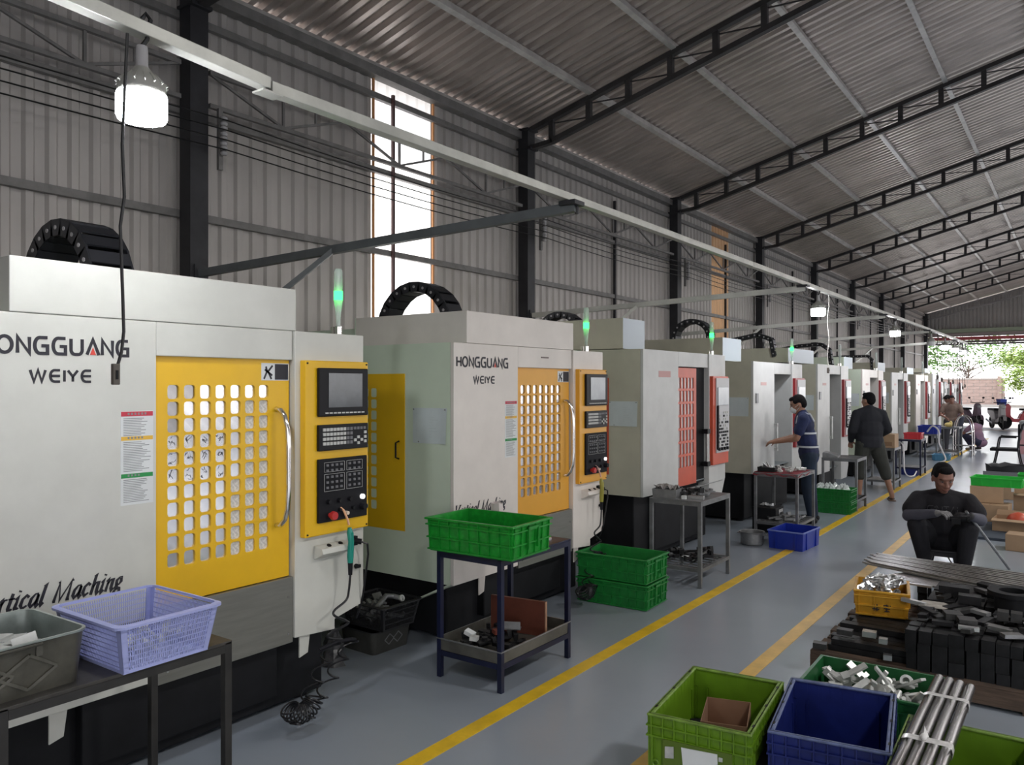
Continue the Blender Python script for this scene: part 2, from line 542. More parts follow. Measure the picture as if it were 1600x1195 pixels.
# power wires on insulator racks
RACKY = [y + .16 for y in COLY]
WZ = [3.87, 3.79, 3.71, 3.63]
wx = WX + .33
rackp = thing('insulator_rack', 'porcelain insulator rack on the first wall column', 'insulator rack', (wx, RACKY[0], 3.3))
MB().box(-.07, -.04, -.02, .02, .18, .68).build('back_strap', G['girt'], rackp)
for z in WZ:
    b = MB()
    for s_ in (-.022, .022):
        b.lathe([(.0, s_ - .018), (.022, s_ - .018), (.030, s_ - .008), (.030, s_ + .006), (.018, s_ + .018), (0, s_ + .018)], 10, c=(0, 0, z - 3.3))
    b.build('insulator', G['porcelain'], rackp, smooth=True)
    MB().box(-.06, .0, -.006, .006, z - 3.3 - .004, z - 3.3 + .004).build('bracket', G['girt'], rackp)
for i, y in enumerate(RACKY[1:8]):
    r = copy_tree(rackp); r.location = (wx, y, 3.3)
    r['label'] = 'porcelain insulator rack on the %s wall column from the left' % ORD[i + 1]
    rackp['group'] = r['group'] = 'insulator racks on the wall columns'
for k, z in enumerate(WZ):
    pts = []
    Y = [-2.0] + RACKY[:8]
    for a, b in zip(Y[:-1], Y[1:]):
        for t in range(6):
            f = t / 6
            pts.append((wx + .034, lerp(a, b, f), z - .045 * 4 * f * (1 - f)))
    pts.append((wx + .034, Y[-1], z))
    w = MB().tube(pts, .006, 5).build('power_wire', G['cord'])
    tag(w, ['uppermost', 'second', 'third', 'lowest'][k] + ' of the four thin wires running along the wall insulators', 'wire', 'wires along the wall')

# gable end, header and shutter
gab = bpy.data.objects.new('wall_back', None); COL.objects.link(gab); tag(gab, kind='structure')
gsheet = mat('pale gable sheet', (0.46, 0.45, 0.44), 0.55, var=0.1, vscale=1)
x = WX
GY = 41.45
while x < 2 * RX - WX - .01:
    x1 = min(x + .93, 2 * RX - WX)
    m = MB(); pts = []
    n = 6
    for j in range(n):
        a = lerp(x, x1, j / n); w_ = (x1 - x) / n
        pts += [(a, 0), (a + w_ * .45, 0), (a + w_ * .55, .025), (a + w_ * .9, .025)]
    pts.append((x1, 0))
    vs = [(a, GY + b, 3.95) for a, b in pts] + [(a, GY + b, roofz(a) - .02) for a, b in pts]
    kk = len(pts)
    m.add(vs, [(i, i + 1, i + 1 + kk, i + kk) for i in range(kk - 1)])
    m.build('wall_sheet', gsheet, gab)
    x = x1
MB().box(WX, 16, GY - .1, GY - .02, 4.12, 4.30).build('green_fascia', mat('pale green fascia', (0.42, 0.50, 0.38), 0.5), gab)
MB().box(WX, 16, GY - .12, GY - .02, 3.95, 4.11).build('grey_fascia', mat('grey pink fascia', (0.42, 0.36, 0.36), 0.5), gab)
MB().box(WX, 16, GY - .16, GY - .02, 3.78, 3.93).build('red_fascia', mat('red fascia', (0.55, 0.12, 0.14), 0.5), gab)
MB().box(WX, 16, GY - .10, GY - .02, 3.66, 3.76).build('shutter_rail', mat('violet grey shutter rail', (0.30, 0.26, 0.29), 0.5), gab)
m = MB()
for j in range(13):
    xa = WX + j * 1.7
    m.box(xa, xa + 1.6, GY - .2, GY - .1, 3.56, 3.64)
m.build('shutter_edge', mat('grey shutter bottom', (0.22, 0.20, 0.22), 0.5), gab)
tr = truss(GY - .35, 'pale gable truss above the far doorway, farthest of the roof trusses')
gm = mat('pale grey gable truss paint', (0.36, 0.35, 0.36), 0.5)
for c in tr.children:
    c.data.materials[0] = gm
# jambs: none on the right within view
# right wall: bays open to the yard up to 4.0 m
wr = bpy.data.objects.new('wall_right', None); COL.objects.link(wr); tag(wr, kind='structure')
XR = 2 * RX - WX
MB().box(XR, XR + .05, YB, YF, 3.6, EZ).build('upper_panel', G['wall'], wr)
MB().box(XR, XR + .05, YB, YF, 0, 1.1).build('low_panel', G['wall'], wr)
for y in COLY: MB().box(XR - .2, XR, y - .12, y + .12, 0, EZ).build('post', G['struct'], wr)
wf = bpy.data.objects.new('wall_front', None); COL.objects.link(wf); tag(wf, kind='structure')
MB().prism([(WX, 3.6), (XR, 3.6), (XR, EZ), (RX, roofz(RX)), (WX, EZ)], YB - .05, YB, 'y').build('upper_panel', G['wall'], wf)
MB().box(WX, 1.5, YB - .05, YB, 0, 3.6).build('panel', G['wall'], wf)
MB().box(7.5, XR, YB - .05, YB, 0, 3.6).build('panel', G['wall'], wf)

# ------------------------------------------------------------------ lamp rail, arms, bulbs
RLX, RLZ = -2.67, 2.92
lr = thing('lamp_rail', 'long pale steel rail running overhead along the machine fronts', 'rail', (RLX, 0, RLZ))
for a, b in ((-1.5, 2.03), (2.03, 7.8), (7.8, 13.8), (13.8, 19.8), (19.8, 26.0)):
    up = a < 0
    MB().box(-.028, .028, a - b, -.006, -.022, .026).build('rail_length', G['rail'], lr, bevel=.003, loc=(0, b, .012 if up else 0), rot=(-.055 if up else 0, 0, 0))
    MB().box(-.034, .034, b - .05, b + .05, -.028, -.02).build('joint_plate', G['rail'], lr)
am = mat('grey painted arm steel', (0.11, 0.12, 0.125), 0.45, var=0.15)
for i, y in enumerate(COLY[:7]):
    ye = y + .55 + (.1 if i else .06) + .35 * (i > 0)
    if i > 0: ye = y + 1.05
    ye = min(ye, 25.9) if y < 26 else y
    if y > 25: continue
    o = thing('bracket_arm', '%s steel arm from the left holding the lamp rail off the wall' % ORD[i], 'bracket arm', (WX + .25, y, 2.62))
    e = (RLX - (WX + .25), ye - y, RLZ - 2.62 - .065)
    MB().bar((0, 0, 0), (e[0] + .05, e[1] + .01, e[2]), .05, .06).build('beam', am if i == 0 else G['rail'], o)
    p = Vector(e) * .42
    MB().bar(p, (p[0] - .42, p[1] - .35, p[2] - .45), .035, .035).build('strut', am if i == 0 else G['rail'], o)
    MB().box(-.012, .0, -.05, .05, -.07, .07).build('wall_plate', G['struct'], o)
    MB().box(e[0] - .03, e[0] + .09, e[1] - .06, e[1] + .06, e[2] + .008, e[2] + .035).cyl((e[0] + .05, e[1] + .03, e[2] - .04), (e[0] + .05, e[1] + .03, e[2] + .035), .012, n=6).build('clamp', G['struct'], o)

def bulb(y, x, lit, label, drop=0.0, cord=None, fins=True):
    o = thing('lamp_bulb', label, 'lamp', (x, y, RLZ - .03 + (.06 if y < 2 else 0)))
    z = -.045 - drop
    MB().lathe([(.019, z), (.021, z - .02), (.021, z - .065), (.024, z - .075)], 14).build('socket', G['porcelain'] if lit else G['bulb_body'], o, smooth=True)
    h = z - .075
    m = MB().lathe([(.024, h), (.040, h - .02), (.070, h - .045), (.079, h - .06), (.080, h - .095)], 24)
    if fins:
        for k in range(16):
            t = k * PI / 8
            m.bar((.05 * math.cos(t), .05 * math.sin(t), h - .03), (.082 * math.cos(t), .082 * math.sin(t), h - .065), .004, .012)
    m.build('housing', G['bulb_body'], o, smooth=True)
    g = h - .095
    MB().lathe([(.082, g), (.083, g - .01), (.083, g - .075), (.078, g - .088), (.0, g - .09)], 28).build('diffuser', G['bulb_on'] if lit else G['bulb_off'], o, smooth=True)
    MB().tube([(0, 0, .05), (.01, .01, .07), (.02, .02, .05), (.012, .012, -.02), (0, 0, z)], .008, 6).build('flex', G['cord'], o)
    return o
bulb(1.50, RLX, True, 'big bright bulb hanging nearest, at the upper left, above the first machine')
bulb(10.27, RLX, True, 'lit bulb hanging over the man in the blue vest')
bulb(15.3, RLX, True, 'lit bulb hanging above the man in black by the machines')
far = [(19.4, False), (21.6, True), (23.4, True), (24.2, False), (25.0, True), (25.7, False)]
for y, l in far:
    o = bulb(y, RLX, l, 'small %s lamp bulb at the far end of the overhead rail by the doorway' % ('lit' if l else 'unlit'), fins=False)
    o['group'] = 'lit bulbs at the far end of the rail' if l else 'unlit bulbs at the far end of the rail'
# pull switches on cords
def pull_cord(x, y, z0, z1, label, mat_, drift=0.02, r=.0045, big=1.0):
    o = thing('switch_cord', label, 'switch', (x, y, z1))
    L = z0 - z1
    pts = [(drift * math.sin(k * 1.1), drift * .7 * math.sin(k * .8 + 1), L - L * k / 12) for k in range(13)]
    pts = [(lerp(0, a, min(1, (12 - k) / 2.)), lerp(0, b, min(1, (12 - k) / 2.)), c) for k, (a, b, c) in enumerate(pts)]
    MB().tube(pts, r, 6).build('cord', mat_, o)
    MB().box(-.012 * big, .012 * big, -.009 * big, .009 * big, -.06 * big, .0).build('switch_body', mat('brown switch', (0.10, 0.085, 0.07), 0.4), o, bevel=.003)
    MB().box(.0121 * big, .015 * big, -.004 * big, .004 * big, -.04 * big, -.02 * big).build('toggle', G['black'], o)
    return o
o = thing('switch_cord', 'black cord with a small brown switch dangling past the first machine', 'switch', (-2.60, 1.39, 1.78))
MB().tube([(0, 1.41 - 1.39, 2.9 - 1.78), (0, .003, 2.52 - 1.78), (0, .010, .57), (0, -.004, .47), (0, .004, .25), (0, .008, .12), (0, 0, .05), (0, -.012, .01)], .0055, 8).build('cord', G['cord'], o, smooth=True)
MB().box(-.009, .009, -.032, -.008, -.058, .012).build('switch_body', mat('brown switch', (0.10, 0.085, 0.07), 0.4), o, bevel=.003)
MB().box(.0091, .012, -.024, -.016, -.04, -.01).build('toggle', G['black'], o)
pull_cord(-2.67, 10.75, 2.9, 1.95, 'pale cord with a black switch hanging right of the second lit bulb', G['cord_pale'], .01, .004, 1.2)
for k, (y, z) in enumerate(((20.2, 1.95), (20.9, 1.9), (22.1, 1.85), (22.9, 1.85), (23.8, 1.65), (24.3, 1.6), (24.9, 1.7), (25.4, 1.75))):
    o = pull_cord(RLX + .02, y, 2.9, z, 'thin dark switch cord hanging from the far end of the overhead rail', G['cord'], .01, .007, 1.6)
    o['group'] = 'switch cords at the far end of the rail'

def add_fill_lamp(x, y, z, label, power):  # unseen fill lamps, added to brighten the floor and hall
    o = thing('added_fill_lamp', label, 'lamp', (x, y, z), group='added fill lamps right of the frame')
    MB().lathe([(.05, .30), (.07, .22), (.10, .20), (.34, 0), (.35, -.01), (.335, 0), (.09, .18)], 24).build('reflector', G['dull_steel'], o, smooth=True)
    MB().tube([(0, 0, .30), (0, 0, roofz(x) - z - .12)], .012, 6).build('hanger', G['struct'], o)
    ld = bpy.data.lights.new('added_fill_light', 'AREA'); ld.shape = 'DISK'; ld.size = .6; ld.energy = power; ld.color = (1, .98, .95)
    lo = bpy.data.objects.new('added_fill_light', ld); COL.objects.link(lo); lo.parent = o; lo.location = (0, 0, .015)
for k, y in enumerate((-1.5, 4.5, 10.5, 16.5, 22.5, 28.5)):
    add_fill_lamp(2.6, y, 4.9, '%s added fill lamp from the camera, unseen to the right of the frame' % ORD[k], 115)
# ================================================================== LETTERING
def arc(cx, cy, rx, ry, a0, a1, n=10):
    return [(cx + rx * math.cos(R(lerp(a0, a1, i / n))), cy + ry * math.sin(R(lerp(a0, a1, i / n)))) for i in range(n + 1)]

WIDE = {   # wide sans capitals in a 1 x 1 box
    'H': (.95, [[(0, 0), (0, 1)], [(.8, 0), (.8, 1)], [(0, .5), (.8, .5)]]),
    'O': (1.12, [arc(.48, .5, .48, .5, 0, 360, 24)]),
    'N': (.98, [[(0, 0), (0, 1), (.8, 0), (.8, 1)]]),
    'G': (1.08, [[(.88, 1), (.35, 1)] + arc(.35, .5, .35, .5, 90, 270, 12)[1:] + [(.88, 0), (.88, .48), (.45, .48)]]),
    'U': (1.0, [[(0, 1), (0, .3)] + arc(.3, .3, .3, .3, 180, 270, 6)[1:] + arc(.55, .3, .28, .3, 270, 360, 6) + [(.83, 1)]]),
    'A': (1.0, [[(0, 0), (.46, 1), (.92, 0)]]),
    'W': (1.35, [[(0, 1), (.30, 0), (.62, 1), (.92, 0), (1.22, 1)]]),
    'E': (.95, [[(.8, 1), (.3, 1)] + arc(.35, .5, .35, .5, 90, 270, 10)[1:] + [(.8, 0)], [(.05, .5), (.8, .5)]]),
    'I': (.28, [[(0.04, 0), (0.04, 1)]]),
    'Y': (1.0, [[(0, 1), (.42, .45), (.84, 1)], [(.42, .45), (.42, 0)]]),
}
SER = {    # italic serif, drawn with a broad nib
    'V': (.70, [[(.0, .95), (.18, .97)], [(.10, .95), (.26, 0), (.62, .95)], [(.5, .95), (.72, .95)]]),
    'e': (.42, [[(.05, .32), (.36, .42), (.33, .58), (.22, .63), (.07, .45), (.04, .2), (.15, .02), (.36, .14)]]),
    'r': (.38, [[(.02, .55), (.12, .62), (.08, 0)], [(.10, .38), (.22, .6), (.34, .6)]]),
    't': (.32, [[(.17, .85), (.08, .15), (.12, .02), (.26, .12)], [(.0, .6), (.30, .6)]]),
    'i': (.28, [[(.02, .52), (.13, .62), (.07, .12), (.10, .01), (.22, .12)], [(.15, .86), (.17, .93)]]),
    'c': (.42, [[(.36, .52), (.24, .64), (.08, .48), (.04, .2), (.15, .02), (.34, .14)]]),
    'a': (.50, [[(.38, .62), (.22, .62), (.07, .42), (.04, .15), (.12, .02), (.28, .18), (.38, .58), (.34, .12), (.38, .01), (.47, .12)]]),
    'l': (.26, [[(.05, .93), (.15, .97), (.06, .12), (.10, .01), (.20, .12)]]),
    'M': (.98, [[(.04, .02), (.18, .02)], [(.10, .02), (.22, .95), (.38, .05), (.80, .95), (.76, .02)], [(.13, .96), (.24, .96)], [(.68, .02), (.86, .02)], [(.78, .96), (.90, .96)]]),
    'h': (.50, [[(.05, .93), (.15, .97), (.06, 0)], [(.09, .38), (.24, .6), (.36, .58), (.33, .12), (.37, .01), (.46, .12)]]),
    'n': (.50, [[(.02, .52), (.12, .62), (.06, 0)], [(.09, .38), (.24, .6), (.36, .58), (.33, .12), (.37, .01), (.46, .12)]]),
    'g': (.48, [[(.38, .62), (.22, .63), (.08, .48), (.10, .28), (.24, .24), (.34, .40), (.30, .58)], [(.16, .26), (.08, .12), (.30, .04), (.34, -.12), (.18, -.26), (.02, -.18), (.06, -.02), (.2, .04)]]),
    ' ': (.35, []),
}
def ribbon(m, pts, w, sx, sz, ox, oz, nib=None, shear=0.0, x=0.0022):
    P = [(ox + (p[0] + shear * p[1]) * sx, oz + p[1] * sz) for p in pts]
    n = len(P); L = []; Rr = []
    closed = n > 8 and abs(P[0][0] - P[-1][0]) < 1e-6 and abs(P[0][1] - P[-1][1]) < 1e-6
    for i in range(n):
        a = P[i - 1] if i > 0 else (P[-2] if closed else P[i]); c = P[i + 1] if i < n - 1 else (P[1] if closed else P[i]); b = P[i]
        d1 = Vector((b[0] - a[0], b[1] - a[1])); d2 = Vector((c[0] - b[0], c[1] - b[1]))
        if d1.length < 1e-9: d1 = d2
        if d2.length < 1e-9: d2 = d1
        d1.normalize(); d2.normalize()
        nn = Vector((-d1.y - d2.y, d1.x + d2.x))
        if nn.length < .2: nn = Vector((-d2.y, d2.x))
        nn.normalize()
        k = 1 / max(.45, nn.dot(Vector((-d2.y, d2.x))))
        ww = w
        if nib is not None:
            t = (d1 + d2)
            if t.length < .01: t = d2
            t.normalize()
            ww = w * (.40 + .80 * abs(t.x * math.sin(nib) - t.y * math.cos(nib)))
        L.append((b[0] + nn.x * ww / 2 * k, b[1] + nn.y * ww / 2 * k)); Rr.append((b[0] - nn.x * ww / 2 * k, b[1] - nn.y * ww / 2 * k))
    if nib is None and not closed:     # square ends
        pass
    vs = [(x, a, b) for a, b in L] + [(x, a, b) for a, b in Rr] + [(0, a, b) for a, b in L] + [(0, a, b) for a, b in Rr]
    fs = []
    for i in range(n - 1):
        fs += [(i, i + 1, n + i + 1, n + i), (i, 2 * n + i, 2 * n + i + 1, i + 1), (n + i, n + i + 1, 3 * n + i + 1, 3 * n + i)]
    m.add(vs, fs)
def lettering(text, font, y0, z0, width, h, w, nib=None, shear=0.0):
    m = MB(); tot = sum(font[c][0] for c in text) - (.12 if font is WIDE else 0)
    s = width / tot; u = 0
    for c in text:
        adv, st = font[c]
        for p in st: ribbon(m, p, w, s * (.84 if font is WIDE else 1), h, y0 + u * s, z0, nib, shear)
        u += adv
    return m

# ================================================================== MACHINES
def rrect(w, h, r, n=3):
    p = []
    for cx, cz, a in ((w / 2 - r, h / 2 - r, 0), (-w / 2 + r, h / 2 - r, 90), (-w / 2 + r, -h / 2 + r, 180), (w / 2 - r, -h / 2 + r, 270)):
        p += [(cx + r * math.cos(R(a + 90 * i / n)), cz + r * math.sin(R(a + 90 * i / n))) for i in range(n + 1)]
    return p
def holed_panel(y0, y1, z0, z1, gy0, gz1, nc, nr, py, pz, w, h, r, t=.012):
    """flat panel normal +x with a grid of rounded openings; returns MB with real holes"""
    m = MB(); hole = rrect(w, h, r); nh = len(hole)
    cy0 = gy0 - (py - w) / 2; cz1 = gz1 + (pz - h) / 2
    Y1 = cy0 + nc * py; Z0 = cz1 - nr * pz
    m.box(-t, 0, y0, cy0, z0, z1).box(-t, 0, Y1, y1, z0, z1).box(-t, 0, cy0, Y1, cz1, z1).box(-t, 0, cy0, Y1, z0, Z0)
    for i in range(nc):
        for j in range(nr):
            a = cy0 + i * py; b = cz1 - (j + 1) * pz
            c = (a + py / 2, b + pz / 2)
            outer = []
            for (u, v) in hole:
                s = min((py / 2) / max(abs(u), 1e-6), (pz / 2) / max(abs(v), 1e-6))
                outer.append((u * s, v * s))
            # snap corner points to the true cell corners
            q = nh // 4
            for k in range(4):
                mid = k * q + q // 2
                u, v = hole[mid]
                outer[mid] = (math.copysign(py / 2, u), math.copysign(pz / 2, v))
            vs = [(0, c[0] + u, c[1] + v) for u, v in hole] + [(0, c[0] + u, c[1] + v) for u, v in outer] + [(-t, c[0] + u, c[1] + v) for u, v in hole]
            fs = []
            for k in range(nh):
                k2 = (k + 1) % nh
                fs += [(k, nh + k, nh + k2, k2), (k, k2, 2 * nh + k2, 2 * nh + k)]
            m.add(vs, fs)
    return m
PANE = None
def pane_mesh(w, h, m_):
    m = MB().prism([(a, b) for a, b in rrect(w, h, .012)], -.006, 0, 'x')
    return m.mesh('window_pane', m_)
# glass of the grid windows: glossy, so that it mirrors the bright surroundings
def pane_mat(name, c, rough):
    return mat(name, c, rough, metal=0.75, var=0.25, vscale=2.2, bump=0.05, bscale=9)
PM = [pane_mat('pale mirror pane', (0.80, 0.80, 0.86), 0.16), pane_mat('smoky pane', (0.34, 0.33, 0.33), 0.2),
      mat('frosted speckled pane', (0.66, 0.65, 0.62), 0.45, var=0.3, vscale=90), pane_mat('dark pane', (0.09, 0.07, 0.055), 0.25)]
PANES = [pane_mesh(.060, .067, q) for q in PM]

def scribble(seed):
    r = random.Random(seed); m = MB()
    for k in range(3):
        p = [(r.uniform(-.018, 0), r.uniform(-.02, .02))]
        for i in range(6): p.append((p[-1][0] + r.uniform(-.004, .010), p[-1][1] + r.uniform(-.012, .014)))
        p = [(max(-.022, min(.022, a)), max(-.025, min(.025, b))) for a, b in p]
        ribbon(m, p, .0012, 1, 1, 0, 0, x=.0012)
    return m

def warning_label(par, y0, z0, w=.145, h=.40):
    l = MB().box(0, .0012, y0, y0 + w, z0, z0 + h).build('warning_label', G['paper'], par)
    l['label'] = 'narrow printed label with red, yellow and green bands'
    for nm, z, hh, mm in (('red_band', .378, .02, 'lab_red'), ('yellow_band', .275, .017, 'lab_yel'), ('green_band', .115, .018, 'lab_grn')):
        MB().box(.0012, .002, y0 + .002, y0 + w - .002, z0 + z, z0 + z + hh).build(nm, G[mm], l)
    m = MB(); r = random.Random(7)
    for za, zb in ((.298, .37), (.14, .268), (.012, .108)):
        z = zb
        while z > za:
            m.box(.0012, .0017, y0 + .012, y0 + w * r.uniform(.6, .93), z0 + z - .0028, z0 + z); z -= .0072
    for za, n in ((.381, 6), (.278, 5), (.118, 4)):
        for k in range(n):
            a = y0 + .03 + k * .015
            m.box(.002, .0024, a, a + .008, z0 + za + .003, z0 + za + .012)
    m.build('small_print', G['lab_txt'], l)

def control_yellow(par, mt, pale):
    p = MB().prism([(1.50, .93), (1.945, .93), (1.945, 1.85), (1.50, 1.85)], .002, .05, 'x').build('control_panel', mt, par, bevel=.006)
    p['label'] = 'yellow control panel plate'
    x = .05
    MB().box(x, x + .022, 1.575, 1.925, 1.555, 1.812).build('screen_housing', G['black'], p, bevel=.006)
    MB().box(x + .0225, x + .0245, 1.638, 1.878, 1.603, 1.785).build('display', G['screen_pale'] if pale else G['screen'], p)
    m = MB()
    for k in range(10): m.box(x + .022, x + .026, 1.615 + k * .0285, 1.635 + k * .0285, 1.570, 1.577)
    m.build('soft_keys', G['key'], p)
    MB().box(x, x + .02, 1.575, 1.925, 1.375, 1.512).build('keypad_housing', G['black'], p, bevel=.004)
    m = MB(); m2 = MB()
    for i in range(9):
        for j in range(4):
            (m if i < 7 else m2).box(x + .02, x + .026, 1.600 + i * .0235, 1.617 + i * .0235, 1.478 - j * .0245, 1.494 - j * .0245)
    for i in range(4): m2.box(x + .02, x + .026, 1.815 + i * .0235, 1.831 + i * .0235, 1.480, 1.494)
    for (a, b) in ((1.842, 1.430), (1.818, 1.415), (1.866, 1.415), (1.842, 1.398), (1.892, 1.455), (1.892, 1.430), (1.892, 1.405)):
        m.box(x + .02, x + .026, a, a + .016, b, b + .015)
    m.build('pale_keys', G['key'], p); m2.build('dark_keys', G['key_dark'], p)
    MB().box(x, x + .018, 1.575, 1.920, .998, 1.332).build('operator_housing', G['matt_black'], p, bevel=.004)
    m = MB(); fr = MB(); xx = x + .018
    for (ya, yb, za, zb) in ((1.612, 1.752, 1.262, 1.312), (1.768, 1.882, 1.262, 1.312), (1.612, 1.752, 1.160, 1.250), (1.768, 1.882, 1.160, 1.250)):
        for a, b, c, d in ((ya, yb, za, za + .0015), (ya, yb, zb, zb + .0015), (ya, ya + .0015, za, zb), (yb, yb + .0015, za, zb)):
            fr.box(xx, xx + .0008, a, b, c, d)
        nc = 4 if yb < 1.76 else 3; nr = 2 if za > 1.25 else 3
        for i in range(nc):
            for j in range(nr):
                a = ya + .012 + i * ((yb - ya - .012) / nc); b = zb - .020 - j * .028
                m.box(xx, xx + .007, a, a + .014, b, b + .012)
    fr.build('frame_lines', G['key'], p); m.build('function_buttons', G['key_dark'], p)
    m2 = MB()
    for i in range(3): m2.cyl((xx, 1.637 + i * .075, 1.105), (xx + .018, 1.637 + i * .075, 1.105), .013, .010, 12)
    for a, b in ((1.81, 1.055), (1.715, 1.055)): m2.cyl((xx, a, b), (xx + .015, a, b), .010, .008, 10)
    m2.build('rotary_knobs', G['black'], p)
    MB().cyl((xx, 1.880, 1.055), (xx + .03, 1.880, 1.055), .020, .017, 14).build('override_knob', G['matt_black'], p, smooth=True)
    MB().cyl((xx, 1.652, 1.033), (xx + .022, 1.652, 1.033), .014, .014, 12).cyl((xx + .022, 1.652, 1.033), (xx + .040, 1.652, 1.033), .024, .021, 18).build('emergency_stop', G['btn_red'], p, smooth=True)
    MB().cyl((xx, 1.760, 1.033), (xx + .022, 1.760, 1.033), .011, .010, 12).build('power_button', mat('cream button', (.75, .62, .5), .4), p)
    MB().cyl((xx, 1.878, 1.108), (xx + .014, 1.878, 1.108), .014, .014, 14).build('lit_button', G['btn_white'], p)
    m = MB()
    for a, b in ((1.515, 1.835), (1.93, 1.835), (1.515, .945), (1.93, .945)): m.cyl((x, a, b), (x + .004, a, b), .005, n=8)
    m.build('panel_screws', G['black'], p)
    return p

def control_red(par, W_, pale, full=True):
    y0 = W_ - .46; z0 = .85
    p = MB().box(.002, .05, y0, W_ + .005, z0, 1.82).build('control_panel', G['red'] if full else G['dark_red'], par, bevel=.006)
    p['label'] = 'red control panel frame'
    x = .05
    MB().box(x, x + .012, y0 + .07, W_ - .012, z0 + (.13 if full else .03), 1.80).build('panel_face', mat('pale grey panel face', (.50, .50, .51), .4) if pale else G['dull_steel'], p)
    MB().box(x + .012, x + .022, y0 + .10, W_ - .05, 1.50, 1.70).build('display', G['screen_pale'], p, bevel=.003)
    r = random.Random(int(W_ * 1000)); m = MB(); m2 = MB()
    for j in range(12):
        for i in range(6):
            a = y0 + .10 + i * .055; b = 1.43 - j * .036
            if r.random() < .8:
                (m if r.random() < .55 else m2).box(x + .012, x + .020, a, a + .036, b - .022, b)
    m.build('dark_keys', G['black'], p); m2.build('pale_keys', G['key'], p)
    m = MB()
    for i in range(4): m.cyl((x + .012, y0 + .13 + i * .08, z0 + .17), (x + .035, y0 + .13 + i * .08, z0 + .17), .018, n=10)
    m.build('rotary_knobs', G['black'], p)
    MB().box(x + .012, x + .03, y0 + .075, y0 + .10, 1.02, 1.50).build('cable_trunking', G['matt_black'], p)
    return p

def tower(par, x, y, z, lit=True):
    """signal tower: three sub parts under one part"""
    b = MB().lathe([(.022, 0), (.022, .05), (.012, .055), (.0, .055)], 14, c=(x, y, z)).box(x - .045, x - .025, y - .015, y + .015, z, z + .05).build('signal_tower', G['chrome'], par, smooth=True)
    b['label'] = 'signal tower with lit green band' if lit else 'unlit signal tower'
    MB().lathe([(.011, .055), (.013, .10), (.024, .19), (.024, .20)], 16, c=(x, y, z)).build('tapered_stem', G['clear'], b, smooth=True)
    MB().lathe([(.0245, .20), (.0245, .25)], 16, c=(x, y, z)).build('green_lens', G['green_lamp'] if lit else G['clear'], b, smooth=True)
    m = MB().lathe([(.024, .25), (.024, .36), (.018, .375), (0, .376)], 16, c=(x, y, z))
    m.build('clear_column', G['clear'], b, smooth=True)
    MB().cyl((x, y, z + .25), (x, y, z + .365), .008, n=8).build('inner_core', G['part_white'], b)

def drag_chain(par, pts, width=.14, th=.075, y=0.0, label=None):
    """links along a path of (x, z), swept in y"""
    N = len(pts); m = MB(); holes = MB(); slats = MB()
    for i in range(N - 1):
        a = Vector((pts[i][0], 0, pts[i][1])); b = Vector((pts[i + 1][0], 0, pts[i + 1][1]))
        d = (b - a); L = d.length; d.normalize(); nrm = Vector((-d.z, 0, d.x))
        for s in (0, 1):
            yy = y + s * width
            q = [a - d * .006 - nrm * th / 2, b + d * .006 - nrm * th / 2, b + d * .006 + nrm * th / 2, a - d * .006 + nrm * th / 2]
            lo = yy - (.008 if s == 0 else 0); hi = lo + .010 + (.002 if i % 2 else 0)
            vs = [(p.x, lo, p.z) for p in q] + [(p.x, hi, p.z) for p in q]
            m.add(vs, [(0, 3, 2, 1), (4, 5, 6, 7), (0, 1, 5, 4), (1, 2, 6, 5), (2, 3, 7, 6), (3, 0, 4, 7)])
        c = (a + b) / 2
        holes.cyl((c.x, y - .0125, c.z), (c.x, y - .007, c.z), .011, n=8)
        for sgn in (-1, 1):
            q = c + nrm * (sgn * th * .46)
            slats.bar((q.x - d.x * L * .38, y + width / 2, q.z - d.z * L * .38), (q.x + d.x * L * .38, y + width / 2, q.z + d.z * L * .38), width, .010, up=(nrm.x, 0, nrm.z))
    c = m.build('drag_chain', G['chain'], par)
    if label: c['label'] = label
    holes.build('link_pins', G['porcelain'], c); slats.build('link_covers', G['chain'], c)

